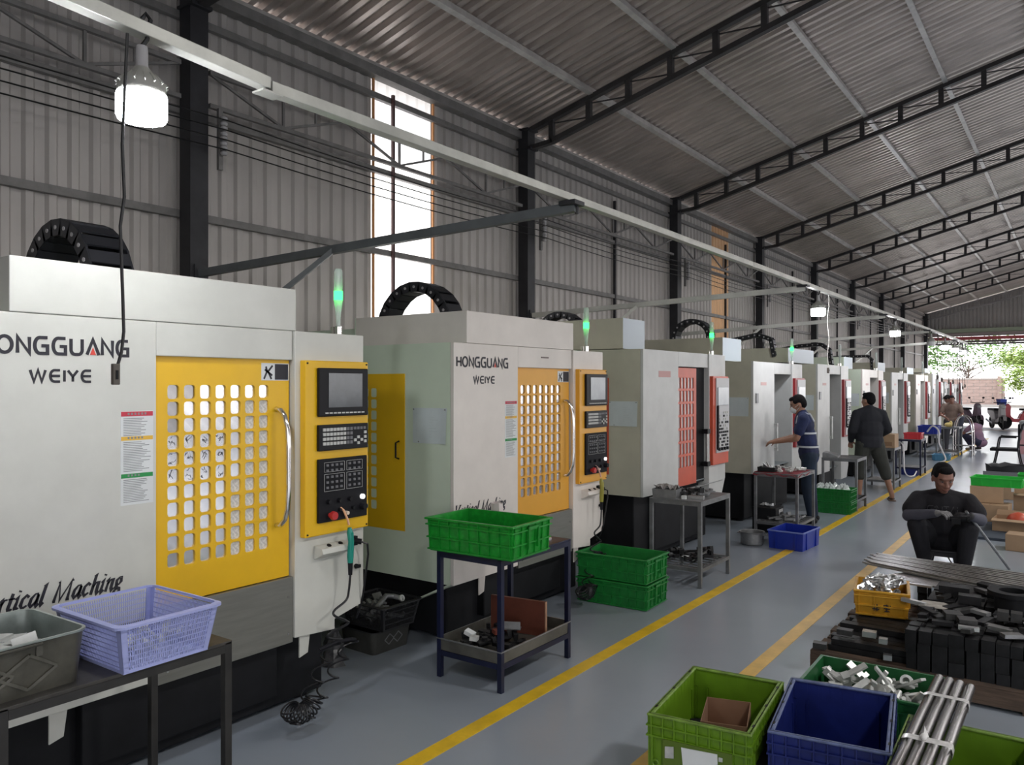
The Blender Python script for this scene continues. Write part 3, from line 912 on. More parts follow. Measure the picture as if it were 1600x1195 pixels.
def machine(Y0, style, label, W_=1.945, zt=2.0, zb=.42, lit=True, cover='long', mats=('white', 'side_green'), pale=False, door=(.72, 1.46), sidedoor=None, detail=2, tower_on=True, paper=True, Dp=2.2):
    o = thing('milling_machine', label, 'machine', (-3.3, Y0, 0))
    front = G[mats[0]]; side = G[mats[1]]
    yel = G['yellow'] if mats[0] == 'white' else G['orange_yellow']
    hz = zt - .15
    d0, d1 = door
    dz0 = zb + .32 if style == 'yellow' else zb
    # base casting and feet
    m = MB().box(-Dp + .15, -.16, .12, W_ - .15, 0.03, zb - .0)
    m.box(-Dp + .3, -.10, .45, W_ - .5, .10, zb)
    m.build('base', G['cast'], o, bevel=.01)
    m = MB()
    for a in (.2, W_ - .25):
        for b in (-.25, -Dp + .3): m.cyl((b, a, 0), (b, a, .035), .05, n=12)
    m.build('levelling_feet', G['cast'], o)
    # enclosure, as sheet metal boxes around the opening
    body = MB()
    body.box(-.03, 0, 0, d0, zb, zt)                     # front left panel
    body.box(-.03, 0, d0, d1, hz, zt)                    # header
    body.build('front_panel', front, o, bevel=.004)
    MB().box(-Dp, -.0305, W_ - .004, W_, zb + .05, zt).box(-Dp, -.0305, 0.004, W_ - .004, zt - .004, zt).box(-Dp, -Dp + .004, 0.004, W_ - .004, zb, zt).build('rear_shell', side, o)
    MB().box(-Dp, -.0305, 0, .004, zb, zt).build('side_panel', side, o)
    # inside tub
    MB().box(-1.3, -.04, d0 - .35, d0 - .34, zb, hz).box(-1.3, -.04, d1 + .1, d1 + .11, zb, hz).box(-1.31, -1.3, d0 - .35, d1 + .11, zb, hz).box(-1.3, -.04, d0 - .35, d1 + .1, zb + .02, zb + .03).build('inner_lining', mat('bluish grey inner sheet', (.30, .34, .36), .35, metal=.4, var=.15), o)
    if style == 'open':
        m = MB()
        for k in range(4): m.box(-.62 - k * .1, -.60 - k * .1, d0 + .1 + k * .14, d0 + .115 + k * .14, zb, hz)
        m.build('telescopic_cover', G['dull_steel'], o)
        MB().box(-.55, -.25, d0 + .12, d1 - .12, zb + .28, zb + .36).box(-.9, -.6, d0 + .2, d1 - .3, zb + .36, hz - .1).build('work_table', G['cast'], o)
    # control pillar
    pil = MB()
    if style == 'yellow':
        poly = [(d1 + .006, zb), (1.735, zb - .02), (1.735, zb + .035), (W_ - .02, zb + .075), (W_, zb + .11), (W_, zt), (d1 + .006, zt)]
    else:
        poly = [(d1 + .006, zb - .2), (W_ - .12, zb - .2), (W_, zb), (W_, zt), (d1 + .006, zt)]
    pil.prism(poly, -.30, .012, 'x')
    pil.build('control_pillar', front, o, bevel=.004)
    # cover on top
    if cover == 'long':
        MB().box(-1.05, .004, .13, 1.48, zt + .001, zt + .215).build('top_cover', front, o, bevel=.004)
        MB().box(-1.06, -1.05, .13, 1.48, zt, zt + .215).box(-1.9, -1.06, .25, 1.3, zt, zt + .15).build('rear_cover', side, o)
    else:
        a, b, c, z2 = cover
        MB().box(a - .001, a, b, c, zt + .02, zt + .02 + z2).build('cover_end', mat('pale blue lit cover face', (.46, .52, .58), .45), o)  # pale blue light on the front face, put into its colour
        MB().box(a - 1.2, a - .002, b, c, zt + .02, zt + .02 + z2).build('top_cover', side, o, bevel=.003)
        MB().box(a - 1.1, a - .1, b + .05, c - .05, zt, zt + .02).build('cover_shade_block', G['black'], o)  # solid black block stands in for the shade under the cover
    if tower_on: tower(o, -.10, W_ - .085 if style == 'yellow' else W_ - .12, zt, lit)
    # ---- yellow style
    if style == 'yellow':
        MB().box(-.02, .003, d0 + .003, d1, zb - .02, dz0 - .003).build('lower_apron', G['grey_panel'], o, bevel=.002)
        m = MB()
        for a, b in ((d1 - .03, zb + .03), (d1 - .03, zb + .22), (d0 + .05, zb + .03)): m.cyl((.003, a, b), (.007, a, b), .006, n=8)
        m.build('apron_screws', G['chrome'], o)
        dm = holed_panel(d0 + .002, d1 - .006, dz0, hz, .785, 1.722, 7, 11, .0812, .0757, .0565, .0635, .014)
        dr = dm.build('sliding_door', yel, o, loc=(-.022, 0, 0))
        dr['label'] = 'yellow sliding door with a grid of small windows'
        r = random.Random(int(Y0 * 10))
        for i in range(7):
            for j in range(11):
                k = 0
                if mats[0] == 'white':
                    if i == 0 and j < 3 or i == 1 and j < 1: k = 1
                    elif i >= 5 and j > 0 or i == 4 and j > 5: k = 2
                obj('window_pane', PANES[k], dr, loc=(-.010, .785 + .026 + i * .0812, 1.722 - .030 - j * .0757))
        if mats[0] == 'white':
            for i in range(4):
                for j in (3, 4, 5):
                    scribble(i * 10 + j).build('pen_scribble', G['ink'], dr, loc=(-.0098, .785 + .026 + i * .0812, 1.722 - .030 - j * .0757))
        st = MB().box(0, .0012, 1.285, 1.452, 1.745, 1.832).build('door_sticker', G['paper'], dr)
        m = MB().box(.0012, .0018, 1.366, 1.448, 1.749, 1.828)
        for p in ([(1.30, 1.752), (1.318, 1.79), (1.312, 1.815)], [(1.345, 1.752), (1.325, 1.79), (1.352, 1.820)], [(1.305, 1.80), (1.35, 1.77)]):
            ribbon(m, [(a, b) for a, b in p], .010, 1, 1, 0, 0, x=.0018)
        m.build('sticker_print', G['ink'], st)
        pts = [(0, 1.375, 1.60), (.035, 1.375, 1.595), (.062, 1.38, 1.565), (.078, 1.385, 1.50), (.082, 1.387, 1.40), (.082, 1.387, 1.20), (.078, 1.385, 1.10), (.062, 1.38, 1.045), (.035, 1.375, 1.015), (0, 1.375, 1.01)]
        MB().tube(pts, .013, 12).build('door_handle', G['chrome'], dr, smooth=True)
        # lettering
        lt = lettering('HONGGUANG', WIDE, .03, 1.845, .575, .062, .0128).build('lettering', G['ink'], o)
        s = .575 / (sum(WIDE[c][0] for c in 'HONGGUANG') - .12)
        u = .03 + sum(WIDE[c][0] for c in 'HONGGU') * s
        MB().prism([(u + .0245 - .012, 1.845), (u + .0245 + .012, 1.845), (u + .0245, 1.876)], 0, .002, 'x').build('red_triangle', G['ink_red'], lt)
        lettering('WEIYE', WIDE, .205, 1.735, .24, .045, .0098).build('lettering', G['ink'], o)
        lettering('Vertical Maching', SER, .0, .862, .566, .078, .0105, nib=R(15), shear=.25).build('lettering', G['ink'], o)
        warning_label(o, .56, 1.21)
        if mats[0] != 'white':
            MB().box(0, .004, 1.02, 1.12, 1.925, 1.935).build('badge', mat('bronze badge', (.12, .08, .07), .4), o)
        control_yellow(o, yel, pale)
        # socket shelf and connector
        MB().prism([(.012, .875), (.075, .862), (.085, .835), (.012, .800)], 1.59, 1.80, 'y').build('socket_shelf', front, o, bevel=.003)
        m = MB()
        for a in (1.66, 1.74): m.cyl((.05, a, .868), (.052, a, .872), .013, n=12)
        m.build('socket_holes', G['black'], o)
        MB().box(.012, .035, 1.835, 1.88, .835, .885).cyl((.03, 1.86, .86), (.06, 1.885, .855), .016, n=12).build('power_connector', G['matt_black'], o)
        MB().tube([(.055, 1.885, .855), (.075, 1.915, .84), (.07, 1.925, .78), (.05, 1.925, .66), (.03, 1.925, .55), (.0, 1.93, .47), (-.05, 1.95, .40)], .006, 6).build('power_cable', G['cord'], o)
        MB().cyl((.012, 1.885, .715), (.028, 1.885, .715), .012, n=10).box(.025, .035, 1.865, 1.905, .705, .722).build('cam_lock', G['matt_black'], o)
        m = MB()
        for a in (.28, 1.515): m.prism([(a, zb - .12), (a + .055, zb - .105), (a + .07, zb + .005), (a, zb + .005)], -.02, -.012, 'x')
        m.build('hanging_tab', front, o)
        # under-front skirt set back
        MB().prism([(-.03, zb), (-.50, zb - .22), (-.50, zb - .21), (-.04, zb + .01)], .03, d1, 'y').build('sloping_underside', side, o)
    elif style == 'red':
        MB().box(-.05, -.045, d0, d1, zb, hz).build('opening_shade_sheet', G['cast'], o)  # near-black sheet stands in for the shade in the open doorway
        de = d0 + .50
        dm = holed_panel(d0 + .004, de, zb + .01, hz - .01, d0 + .035, 1.80, 5, 7, .083, .135, .064, .112, .012)
        dr = dm.build('sliding_door', G['red'], o, loc=(-.018, 0, 0))
        dr['label'] = 'red sliding door with a grid of tall windows'
        pm = MB().prism(rrect(.066, .114, .012), -.006, 0, 'x').mesh('window_pane', mat('milky pane', (.50, .47, .47), .25, metal=.3, var=.2, vscale=3))
        for i in range(5):
            for j in range(7):
                obj('window_pane', pm, dr, loc=(-.010, d0 + .035 + .032 + i * .083, 1.80 - .056 - j * .135))
        h = MB().tube([(.04, d1 - .07, 1.22), (.04, d1 - .07, .87)], .014, 10).build('door_handle', G['part_white'], dr, smooth=True)
        MB().box(0, .06, d1 - .11, d1 - .03, 1.20, 1.25).box(0, .06, d1 - .11, d1 - .03, .85, .90).build('handle_block', G['black'], h)
        control_red(o, W_, True)
        MB().box(0, .0012, .33, .60, 1.80, 1.86).build('red_badge', mat('faded red badge', (.55, .30, .28), .5), o)
        MB().box(-.012, .016, d0 + .2, W_ - .1, zb - .03, zb - .02).build('drip_edge', G['steel'], o)
    else:
        control_red(o, W_, True, full=False)
        if detail > 0:
            MB().box(0, .0012, .28, .50, 1.72, 1.76).build('red_badge', mat('faded pink badge', (.60, .38, .36), .5), o)
            MB().box(0, .014, .08, .16, 1.50, 1.62).build('switch_plate', G['dull_steel'], o)
        dr = MB().box(-.030, -.012, d0 - .28, d0 + .02, zb + .02, hz).build('sliding_door', G['dull_steel'], o)
        MB().box(-.012, .045, d0 - .02, d0 + .02, 1.18, 1.22).box(-.012, .045, d0 - .02, d0 + .02, .86, .90).box(.025, .045, d0 - .02, d0 + .015, .88, 1.20).build('door_handle', G['part_white'], dr, bevel=.004)
    # side (-Y face) details
    if sidedoor:
        mt, px0, px1, z0, z1, dark = sidedoor
        w = px1 - px0
        # build in the front-panel frame, then turn so that its normal is -Y
        Mx = Matrix(((0, 1, 0, px0), (1, 0, 0, 0), (0, 0, 1, 0), (0, 0, 0, 1)))
        Mx = Matrix(((0, 1, 0, px0), (-1, 0, 0, 0), (0, 0, 1, 0), (0, 0, 0, 1)))
        nc = max(3, int((w - .28) / .0812)); nr = 9
        dm = holed_panel(0, w, z0, z1, .06, z1 - .10, nc, 11, .0812, .078, .056, .062, .012)
        sd = dm.xf(Mx).build('side_door', mt, o, loc=(0, -.004, 0))
        sd['label'] = 'side access door with small windows'
        pmh = PANES[3]
        for i in range(nc):
            for j in range(11):
                obj('window_pane', pmh, sd, loc=(px0 + .06 + .028 + i * .0812, .008, z1 - .10 - .031 - j * .078), rot=(0, 0, -PI / 2))
        MB().tube([(px1 - .05, -.004, 1.34), (px1 - .05, -.035, 1.33), (px1 - .05, -.035, 1.23), (px1 - .05, -.004, 1.22)], .006, 8).build('side_handle', G['black'], sd)
    if paper:
        n = 8; m = MB(); vs = []
        for i in range(n + 1):
            for j in range(n + 1):
                u = i / n; v = j / n
                vs.append((-.355 + .30 * u, -.004 - .03 * max(0, u - .7) ** 1.5 * (1.3 - v) * 3 - .004 * math.sin(u * 5), 1.335 + .235 * v))
        fs = [(i * (n + 1) + j, (i + 1) * (n + 1) + j, (i + 1) * (n + 1) + j + 1, i * (n + 1) + j + 1) for i in range(n) for j in range(n)]
        m.add(vs, fs)
        pp = m.build('paper_sheet', G['paper_blue'], o, smooth=True)
        q = MB()
        for k in range(9): q.box(-.32, -.32 + .2 * (.6 + .35 * math.sin(k * 2.3) ** 2), -.0065, -.0058, 1.53 - k * .019, 1.5305 - k * .019)
        for a, b in ((-.345, 1.56), (-.07, 1.56), (-.3, 1.345)): q.cyl((a, -.004, b), (a, -.010, b), .005, n=8)
        q.build('writing', G['lab_txt'], pp)
    return o

m1 = machine(1.20, 'yellow', 'nearest large white milling machine with a yellow door, at the left', mats=('white', 'side_green'), paper=False)
drag_chain(m1, [(-.97 + .35 * math.cos(R(a)), 2.17 + .36 * math.sin(R(a))) for a in range(-10, 191, 15)], .20, .085, .74, 'black arched drag chain')
m2 = machine(3.952, 'yellow', 'second milling machine with an amber windowed door, behind the green crate on the table', mats=('pink_white', 'side_green'), pale=True,
             sidedoor=(G['yellow'], -1.30, -.43, .73, 1.80, True))
drag_chain(m2, [(-.93 + .36 * math.cos(R(a)), 2.12 + .37 * math.sin(R(a))) for a in range(-10, 191, 15)], .16, .075, .62, 'black arched drag chain')
m3 = machine(6.683, 'red', 'beige milling machine with a red windowed door behind the steel work table', W_=2.05, zt=2.06, zb=.68, cover=(-.34, .25, .72, .30), mats=('far_white', 'side_beige'),
             door=(.79, 1.565), sidedoor=(G['red'], -1.2, -.36, .87, 1.79, True))
drag_chain(m3, [(-1.25 + .24 * math.cos(R(a)), 2.28 + .20 * math.sin(R(a))) for a in range(0, 181, 20)], .14, .06, .5, 'black arched drag chain')
m4 = machine(9.72, 'open', 'grey white milling machine with an open doorway where the man in the blue vest works', W_=2.07, zt=2.02, zb=.62, cover=(-.46, .18, .86, .30), mats=('far_white', 'side_beige'), door=(.83, 1.57))
drag_chain(m4, [(-.95 + .25 * math.cos(R(a)), 2.36 + .22 * math.sin(R(a))) for a in range(-10, 191, 20)], .16, .06, .30, 'black arched drag chain')
m5 = machine(12.67, 'open', 'open milling machine behind the two green crates of wrapped parts', W_=1.92, zt=2.05, zb=.34, cover=(-.30, -.5, .9, .22), mats=('far_white', 'side_beige'), door=(.72, 1.40), lit=False)
m6 = machine(15.74, 'open', 'open cream milling machine that the man in black looks into', W_=1.84, zt=2.02, zb=.42, cover=(-.35, .1, .8, .22), mats=('pink_white', 'side_green'), door=(.65, 1.36), lit=False)
m7 = machine(18.54, 'open', 'grey sided milling machine behind the table with the cardboard box', W_=1.86, zt=2.0, zb=.42, cover=(-.30, .1, .9, .2), mats=('far_white', 'side_beige'), door=(.68, 1.30), lit=False)
m8 = machine(21.60, 'open', 'milling machine behind the table with the red tray', W_=1.80, zt=1.98, zb=.42, cover=(-.2, .0, .9, .16), mats=('pink_white', 'side_beige'), door=(.68, 1.25), lit=False, paper=False)
m9 = machine(24.3, 'open', 'tall narrow grey machine just right of the last visible wall column', W_=1.5, zt=2.05, zb=.42, cover=(-.2, .0, .9, .12), mats=('far_white', 'side_beige'), door=(.5, 1.0), lit=False, paper=False, tower_on=False)
m10 = machine(26.6, 'open', 'low white machine behind the man in tan', W_=1.5, zt=1.78, zb=.42, cover=(-.3, .2, .7, .06), mats=('far_white', 'side_beige'), door=(.5, 1.0), lit=False, paper=False, tower_on=False)
m11 = machine(28.8, 'open', 'last low white machine, beside the man standing at the doorway', W_=1.5, zt=1.76, zb=.42, cover=(-.3, .2, .7, .06), mats=('far_white', 'side_beige'), door=(.5, 1.0), lit=False, paper=False, tower_on=False)
# long chains lying over the tops of the fourth and fifth machines
def chain_path(P):
    out = []
    for i in range(len(P) - 1):
        n = max(1, round((Vector(P[i + 1]) - Vector(P[i])).length / .085))
        for k in range(n): out.append(tuple(Vector(P[i]).lerp(Vector(P[i + 1]), k / n)))
    out.append(P[-1]); return out
drag_chain(m5, chain_path([(-2.1, 2.22), (-1.2, 2.42), (-.75, 2.50), (-.55, 2.42), (-.50, 2.16)]), .12, .06, -.55, 'black drag chain with a long sloping run')
drag_chain(m6, chain_path([(-2.0, 2.30), (-1.0, 2.46), (-.62, 2.48), (-.48, 2.38), (-.44, 2.1)]), .12, .06, -.5, 'black drag chain with a long sloping run')
drag_chain(m7, chain_path([(-1.9, 2.30), (-1.0, 2.36), (-.5, 2.36), (-.42, 2.28), (-.42, 2.06)]), .10, .05, .1, 'black drag chain with a level run')
# ================================================================== TABLES, CRATES AND LOOSE THINGS
rng = random.Random(11)
def steel_table(name, label, x0, x1, y0, y1, zt, mleg, mtop, zs=None, shelf='grid', t=.03, legs4=True, top_t=.012):
    o = thing(name, label, 'table', ((x0 + x1) / 2, (y0 + y1) / 2, 0))
    W = (x1 - x0) / 2; L = (y1 - y0) / 2
    for sx in (-1, 1):
        for sy in (-1, 1):
            cx = sx * (W - t / 2); cy = sy * (L - t / 2)
            MB().box(cx - t / 2, cx + t / 2, cy - t / 2, cy + t / 2, 0, zt - .004).build('leg', mleg, o, bevel=.002)
    for sx in (-1, 1):
        MB().box(sx * (W - t) if sx > 0 else -W, W if sx > 0 else -W + t, -L + t, L - t, zt - .042, zt - .012).build('side_rail', mleg, o)
    for sy in (-1, 1):
        MB().box(-W + t, W - t, (L - t) if sy > 0 else -L, L if sy > 0 else -L + t, zt - .042, zt - .012).build('end_rail', mleg, o)
    MB().box(-W, W, -L, L, zt - top_t, zt).build('table_top', mtop, o, bevel=.0015)
    if zs is not None:
        for sx in (-1, 1):
            MB().box(sx * (W - t) if sx > 0 else -W, W if sx > 0 else -W + t, -L + t, L - t, zs - .03, zs).build('lower_rail', mleg, o)
        for sy in (-1, 1):
            MB().box(-W + t, W - t, (L - t) if sy > 0 else -L, L if sy > 0 else -L + t, zs - .03, zs).build('lower_rail', mleg, o)
        if shelf == 'grid':
            m = MB(); n = 7
            for k in range(n):
                yy = lerp(-L + t, L - t, (k + .5) / n); m.box(-W + .01, W - .01, yy - .008, yy + .008, zs - .012, zs - .002)
            for k in range(4):
                xx = lerp(-W + t, W - t, (k + .5) / 4); m.box(xx - .008, xx + .008, -L + .01, L - .01, zs - .018, zs - .010)
            m.build('shelf_grille', mleg, o)
        else:
            MB().box(-W + .005, W - .005, -L + .005, L - .005, zs - .008, zs).build('shelf', mtop, o)
    return o

def shell(m, lx, ly, h, t, flare, z=0.0, r=0.0):
    """open tapered box, centred, opening upwards"""
    a, b = lx / 2 - flare, ly / 2 - flare; A, B = lx / 2, ly / 2
    V = []
    for (p, q, zz) in ((a, b, z), (A, B, z + h), (A - t, B - t, z + h), (a - t, b - t, z + t)):
        V += [(-p, -q, zz), (p, -q, zz), (p, q, zz), (-p, q, zz)]
    F = [(0, 3, 2, 1), (12, 13, 14, 15)]
    for k in (0, 4, 8):
        for i in range(4):
            j = (i + 1) % 4
            F.append((k + i, k + j, k + 4 + j, k + 4 + i))
    m.add(V, F); return m
def ring_band(m, A, B, z0, z1, out, t=.0):
    """rectangular band around a crate wall"""
    m.box(-A - out, A + out, -B - out, -B + t, z0, z1).box(-A - out, A + out, B - t, B + out, z0, z1)
    m.box(-A - out, -A + t, -B + t, B - t, z0, z1).box(A - t, A + out, -B + t, B - t, z0, z1)
    return m
def wall_at(A, flare, h, z): return A - flare * (1 - z / h)

def ribbed_crate(label, cat, x, y, z, rz, lx, ly, h, m_, group=None, nribx=7, nriby=4, handle=True, name='plastic_crate'):
    o = thing(name, label, cat, (x, y, z), rz, group)
    fl_ = .012; A, B = lx / 2, ly / 2
    shell(MB(), lx, ly, h, .004, fl_).build('crate_body', m_, o)
    m = MB()
    for zz in (.012, h * .42, h * .80):
        a = wall_at(A, fl_, h, zz); b = wall_at(B, fl_, h, zz)
        ring_band(m, a, b, zz - .004, zz + .004, .012, .001)
    m.build('horizontal_ribs', m_, o)
    m = MB(); w = .005
    for k in range(nribx + 1):
        xx = lerp(-A + .018, A - .018, k / nribx)
        for s in (-1, 1):
            if handle and False: continue
            m.add([(xx - w / 2, s * (B - fl_ - .001), .01), (xx + w / 2, s * (B - fl_ - .001), .01), (xx + w / 2, s * (B - fl_ + .011), .01), (xx - w / 2, s * (B - fl_ + .011), .01),
                   (xx - w / 2, s * (B - .002), h - .01), (xx + w / 2, s * (B - .002), h - .01), (xx + w / 2, s * (B + .010), h - .01), (xx - w / 2, s * (B + .010), h - .01)],
                  [(0, 3, 2, 1), (4, 5, 6, 7), (0, 1, 5, 4), (1, 2, 6, 5), (2, 3, 7, 6), (3, 0, 4, 7)])
    for k in range(nriby + 1):
        yy = lerp(-B + .018, B - .018, k / nriby)
        for s in (-1, 1):
            m.add([(s * (A - fl_ - .001), yy - w / 2, .01), (s * (A - fl_ - .001), yy + w / 2, .01), (s * (A - fl_ + .011), yy + w / 2, .01), (s * (A - fl_ + .011), yy - w / 2, .01),
                   (s * (A - .002), yy - w / 2, h - .01), (s * (A - .002), yy + w / 2, h - .01), (s * (A + .010), yy + w / 2, h - .01), (s * (A + .010), yy - w / 2, h - .01)],
                  [(0, 3, 2, 1), (4, 5, 6, 7), (0, 1, 5, 4), (1, 2, 6, 5), (2, 3, 7, 6), (3, 0, 4, 7)])
    m.build('vertical_ribs', m_, o)
    ring_band(MB(), A, B, h - .012, h, .014, .004).build('rim', m_, o, bevel=.003)
    if handle:
        for s in (-1, 1):
            m = MB()
            m.box(s * (A + .001), s * (A + .016), -.055, .055, h - .034, h - .022).box(s * (A + .001), s * (A + .016), -.055, -.047, h * .25, h - .022).box(s * (A - .003), s * (A + .016), .047, .055, h * .25, h - .022)
            m.build('handle', m_, o)
    return o

gC = mat('bright green plastic', (0.010, 0.30, 0.028), 0.35, var=0.25, vscale=25, thr=(.45, .75), bump=.05)
gC2 = mat('mid green plastic', (0.012, 0.20, 0.035), 0.42, var=0.2, vscale=20)
gDk = mat('deep green plastic', (0.015, 0.12, 0.035), 0.40, var=0.18, vscale=10)
lime = mat('lime green plastic', (0.125, 0.25, 0.012), 0.38, var=0.15, vscale=5)
lime_rim = mat('scuffed lime green plastic', (0.165, 0.27, 0.045), 0.45, var=0.3, vscale=30)
navy = mat('navy blue plastic', (0.012, 0.022, 0.16), 0.36, var=0.2, vscale=6)
navy_rim = mat('scuffed slate blue plastic', (0.10, 0.13, 0.26), 0.45, var=0.3, vscale=25)
royal = mat('royal blue plastic', (0.010, 0.03, 0.32), 0.35, var=0.12, vscale=6)
lav = mat('lavender plastic', (0.38, 0.42, 0.74), 0.38, var=0.05, vscale=6)
blkp = mat('black basket plastic', (0.02, 0.02, 0.023), 0.5, var=0.2)
tin = mat('oily galvanised tray', (0.13, 0.125, 0.105), 0.36, metal=0.6, var=0.35, vscale=5, rvar=.1)
tin_in = mat('zinc tray rim', (0.42, 0.47, 0.45), 0.30, metal=0.7, var=0.2, vscale=7)
amberp = mat('amber yellow plastic', (0.56, 0.29, 0.02), 0.40, var=0.15, vscale=8)
blueleg = mat('dark blue table paint', (0.006, 0.009, 0.035), 0.4, var=0.3, vscale=5)
blackleg = mat('black table paint', (0.022, 0.021, 0.020), 0.42, var=0.3, vscale=8)
greyleg = mat('grey steel table frame', (0.17, 0.175, 0.18), 0.42, metal=.3, var=0.25, vscale=9)
greytop = mat('scuffed grey steel top', (0.19, 0.195, 0.20), 0.40, metal=0.4, var=0.25, vscale=7)
rusty = mat('rust speckled dark plate', (0.045, 0.042, 0.038), 0.5, metal=0.2, var=0.5, vscale=9)

# ---- slotted baskets (real openings)
def basket(label, x, y, z, rz, lx, ly, h, m_, flare=.04, rim=.018, px=.011, rows=5, name='plastic_basket', group=None, t=.0025):
    o = thing(name, label, 'basket', (x, y, z), rz, group)
    A, B = lx / 2 - rim, ly / 2 - rim
    a, b = A - flare, B - flare
    shell(MB(), 2 * a, 2 * b, .012, .002, .0).build('basket_floor', m_, o)
    m = MB()
    def wallpt(side, u, v):        # u 0..1 along, v 0..1 up
        p = lerp(a, A, v); q = lerp(b, B, v); zz = lerp(.004, h - .006, v)
        return {0: (lerp(-p, p, u), -q, zz), 1: (p, lerp(-q, q, u), zz), 2: (lerp(p, -p, u), q, zz), 3: (-p, lerp(q, -q, u), zz)}[side]
    for sd in range(4):
        L = 2 * (A if sd % 2 == 0 else B); n = int(L / px)
        nrm = {0: (0, 1, 0), 1: (-1, 0, 0), 2: (0, -1, 0), 3: (1, 0, 0)}[sd]
        def quad(u0, u1, v0, v1):
            P = [Vector(wallpt(sd, u0, v0)), Vector(wallpt(sd, u1, v0)), Vector(wallpt(sd, u1, v1)), Vector(wallpt(sd, u0, v1))]
            Q = [p + Vector(nrm) * t for p in P]
            m.add(P + Q, [(0, 1, 2, 3), (7, 6, 5, 4), (0, 4, 5, 1), (2, 6, 7, 3), (1, 5, 6, 2), (3, 7, 4, 0)])
        for k in range(n + 1):
            u = lerp(.06, .94, k / n); du = .0016 / L
            quad(u - du, u + du, .04, .96)
        for j in range(rows + 1):
            v = j / rows; quad(0, 1, max(0, v - .10 / rows), min(1, v + .10 / rows))
        quad(0, .06, 0, 1); quad(.94, 1, 0, 1)
    m.build('slotted_wall', m_, o)
    m = MB()
    # rolled rim with rounded corners
    P = [(u, v) for u, v in rrect(lx - rim, ly - rim, .035, 5)]
    P.append(P[0])
    N = len(P) - 1; vs = []
    for (u, v) in P[:-1]:
        l = math.hypot(u, v); s = rim / 2
        du, dv = (u / l * s * 1.3, v / l * s * 1.3)
        vs += [(u - du, v - dv, h - .006), (u + du, v + dv, h - .010), (u + du, v + dv, h - .002), (u - du, v - dv, h + .002)]
    fs = []
    for i in range(N):
        j = (i + 1) % N
        for k in range(4): fs.append((i * 4 + k, j * 4 + k, j * 4 + (k + 1) % 4, i * 4 + (k + 1) % 4))
    m.add(vs, fs)
    m.build('rim', m_, o, fixn=True)
    return o

# ---- little machined parts
def chunk_meshes():
    out = []
    m = MB().box(-.035, .035, -.012, .012, -.004, .004).box(.02, .035, -.012, .012, .004, .02)
    out.append(m)
    m = MB().box(-.03, .03, -.02, .02, -.004, .004).cyl((-.012, 0, .004), (-.012, 0, .014), .012, n=10)
    out.append(m)
    out.append(MB().cyl((-.035, 0, 0), (.035, 0, 0), .009, n=10).cyl((-.01, 0, 0), (.01, 0, 0), .014, n=10))
    out.append(MB().box(-.045, .045, -.008, .008, -.006, .006).box(-.045, -.035, -.008, .008, .006, .022))
    out.append(MB().lathe([(.018, -.006), (.018, .006), (.010, .006), (.010, -.006), (.018, -.006)], 14))
    return out
CH = {}
for nm, mm in (('bright', G['bright']), ('part_white', G['part_white']), ('dull', G['dull_steel']), ('dark', G['dark_steel'])):
    CH[nm] = [c.mesh('machined_part', mm) for c in chunk_meshes()]
def scatter(kind, x0, x1, y0, y1, z0, z1, n, label, group, s=1.0, seed=0, flat=False, name='machined_part', cat='metal part'):
    r = random.Random(seed); ms = CH[kind]
    for k in range(n):
        o = bpy.data.objects.new(name, ms[k % len(ms)]); COL.objects.link(o)
        o.location = (r.uniform(x0, x1), r.uniform(y0, y1), lerp(z0, z1, (k + .5) / n))
        o.rotation_euler = (r.uniform(-.2, .2) if flat else r.uniform(-1, 1), r.uniform(-.15, .15) if flat else r.uniform(-1, 1), r.uniform(0, 6.28))
        q = s * r.uniform(.8, 1.25); o.scale = (q, q, q)
        tag(o, label, cat, group)

# ================= first table, front left
steel_table('work_table', 'black table at the lower left carrying a metal tray and a lavender basket', -3.17, -2.63, 1.03, 1.835, .75, blackleg, rusty, None)
basket('lavender slotted plastic basket on the black table', -2.802, 1.557, .75, R(.5), .478, .405, .172, lav, px=.0095, rows=9, flare=.026)
scatter('part_white', -2.98, -2.72, 1.47, 1.70, .772, .80, 14, 'pale machined part lying in the lavender basket', 'parts in the lavender basket', seed=3, s=.9)
def metal_tray(label, x, y, z, rz, lx, ly, h, m_out, m_rim, name='metal_tray'):
    o = thing(name, label, 'tray', (x, y, z), rz)
    m = MB(); rr = .05; N = 6
    def ringpts(w, l, r_, zz): return [(a, b, zz) for a, b in rrect(w, l, r_, N)]
    Ls = [ringpts(lx - .05, ly - .05, .03, 0), ringpts(lx - .012, ly - .012, .045, h), ringpts(lx, ly, .05, h), ringpts(lx, ly, .05, h - .006)]
    inn = [ringpts(lx - .018, ly - .018, .045, h - .003), ringpts(lx - .056, ly - .056, .03, .004)]
    n = len(Ls[0])
    def loft(m, rings, cap0=False, cap1=False):
        vs = [p for r_ in rings for p in r_]; fs = []
        for i in range(len(rings) - 1):
            for k in range(n): fs.append((i * n + k, i * n + (k + 1) % n, (i + 1) * n + (k + 1) % n, (i + 1) * n + k))
        if cap0: fs.append(tuple(range(n - 1, -1, -1)))
        if cap1: fs.append(tuple((len(rings) - 1) * n + k for k in range(n)))
        m.add(vs, fs)
    loft(m, Ls[:2], True)
    b_ = m.build('tray_body', m_out, o, smooth=True)
    m = MB(); loft(m, [Ls[3], Ls[2], ringpts(lx - .018, ly - .018, .045, h), inn[0], inn[1]], False, True)
    m.build('tray_lining', m_rim, o, smooth=True)
    return o, b_
tr_, tb = metal_tray('oily zinc tray with overlapping diamond embossing, at the left edge of the table', -2.86, 1.035, .75, R(1.5), .42, .56, .172, tin, tin_in)
m = MB()
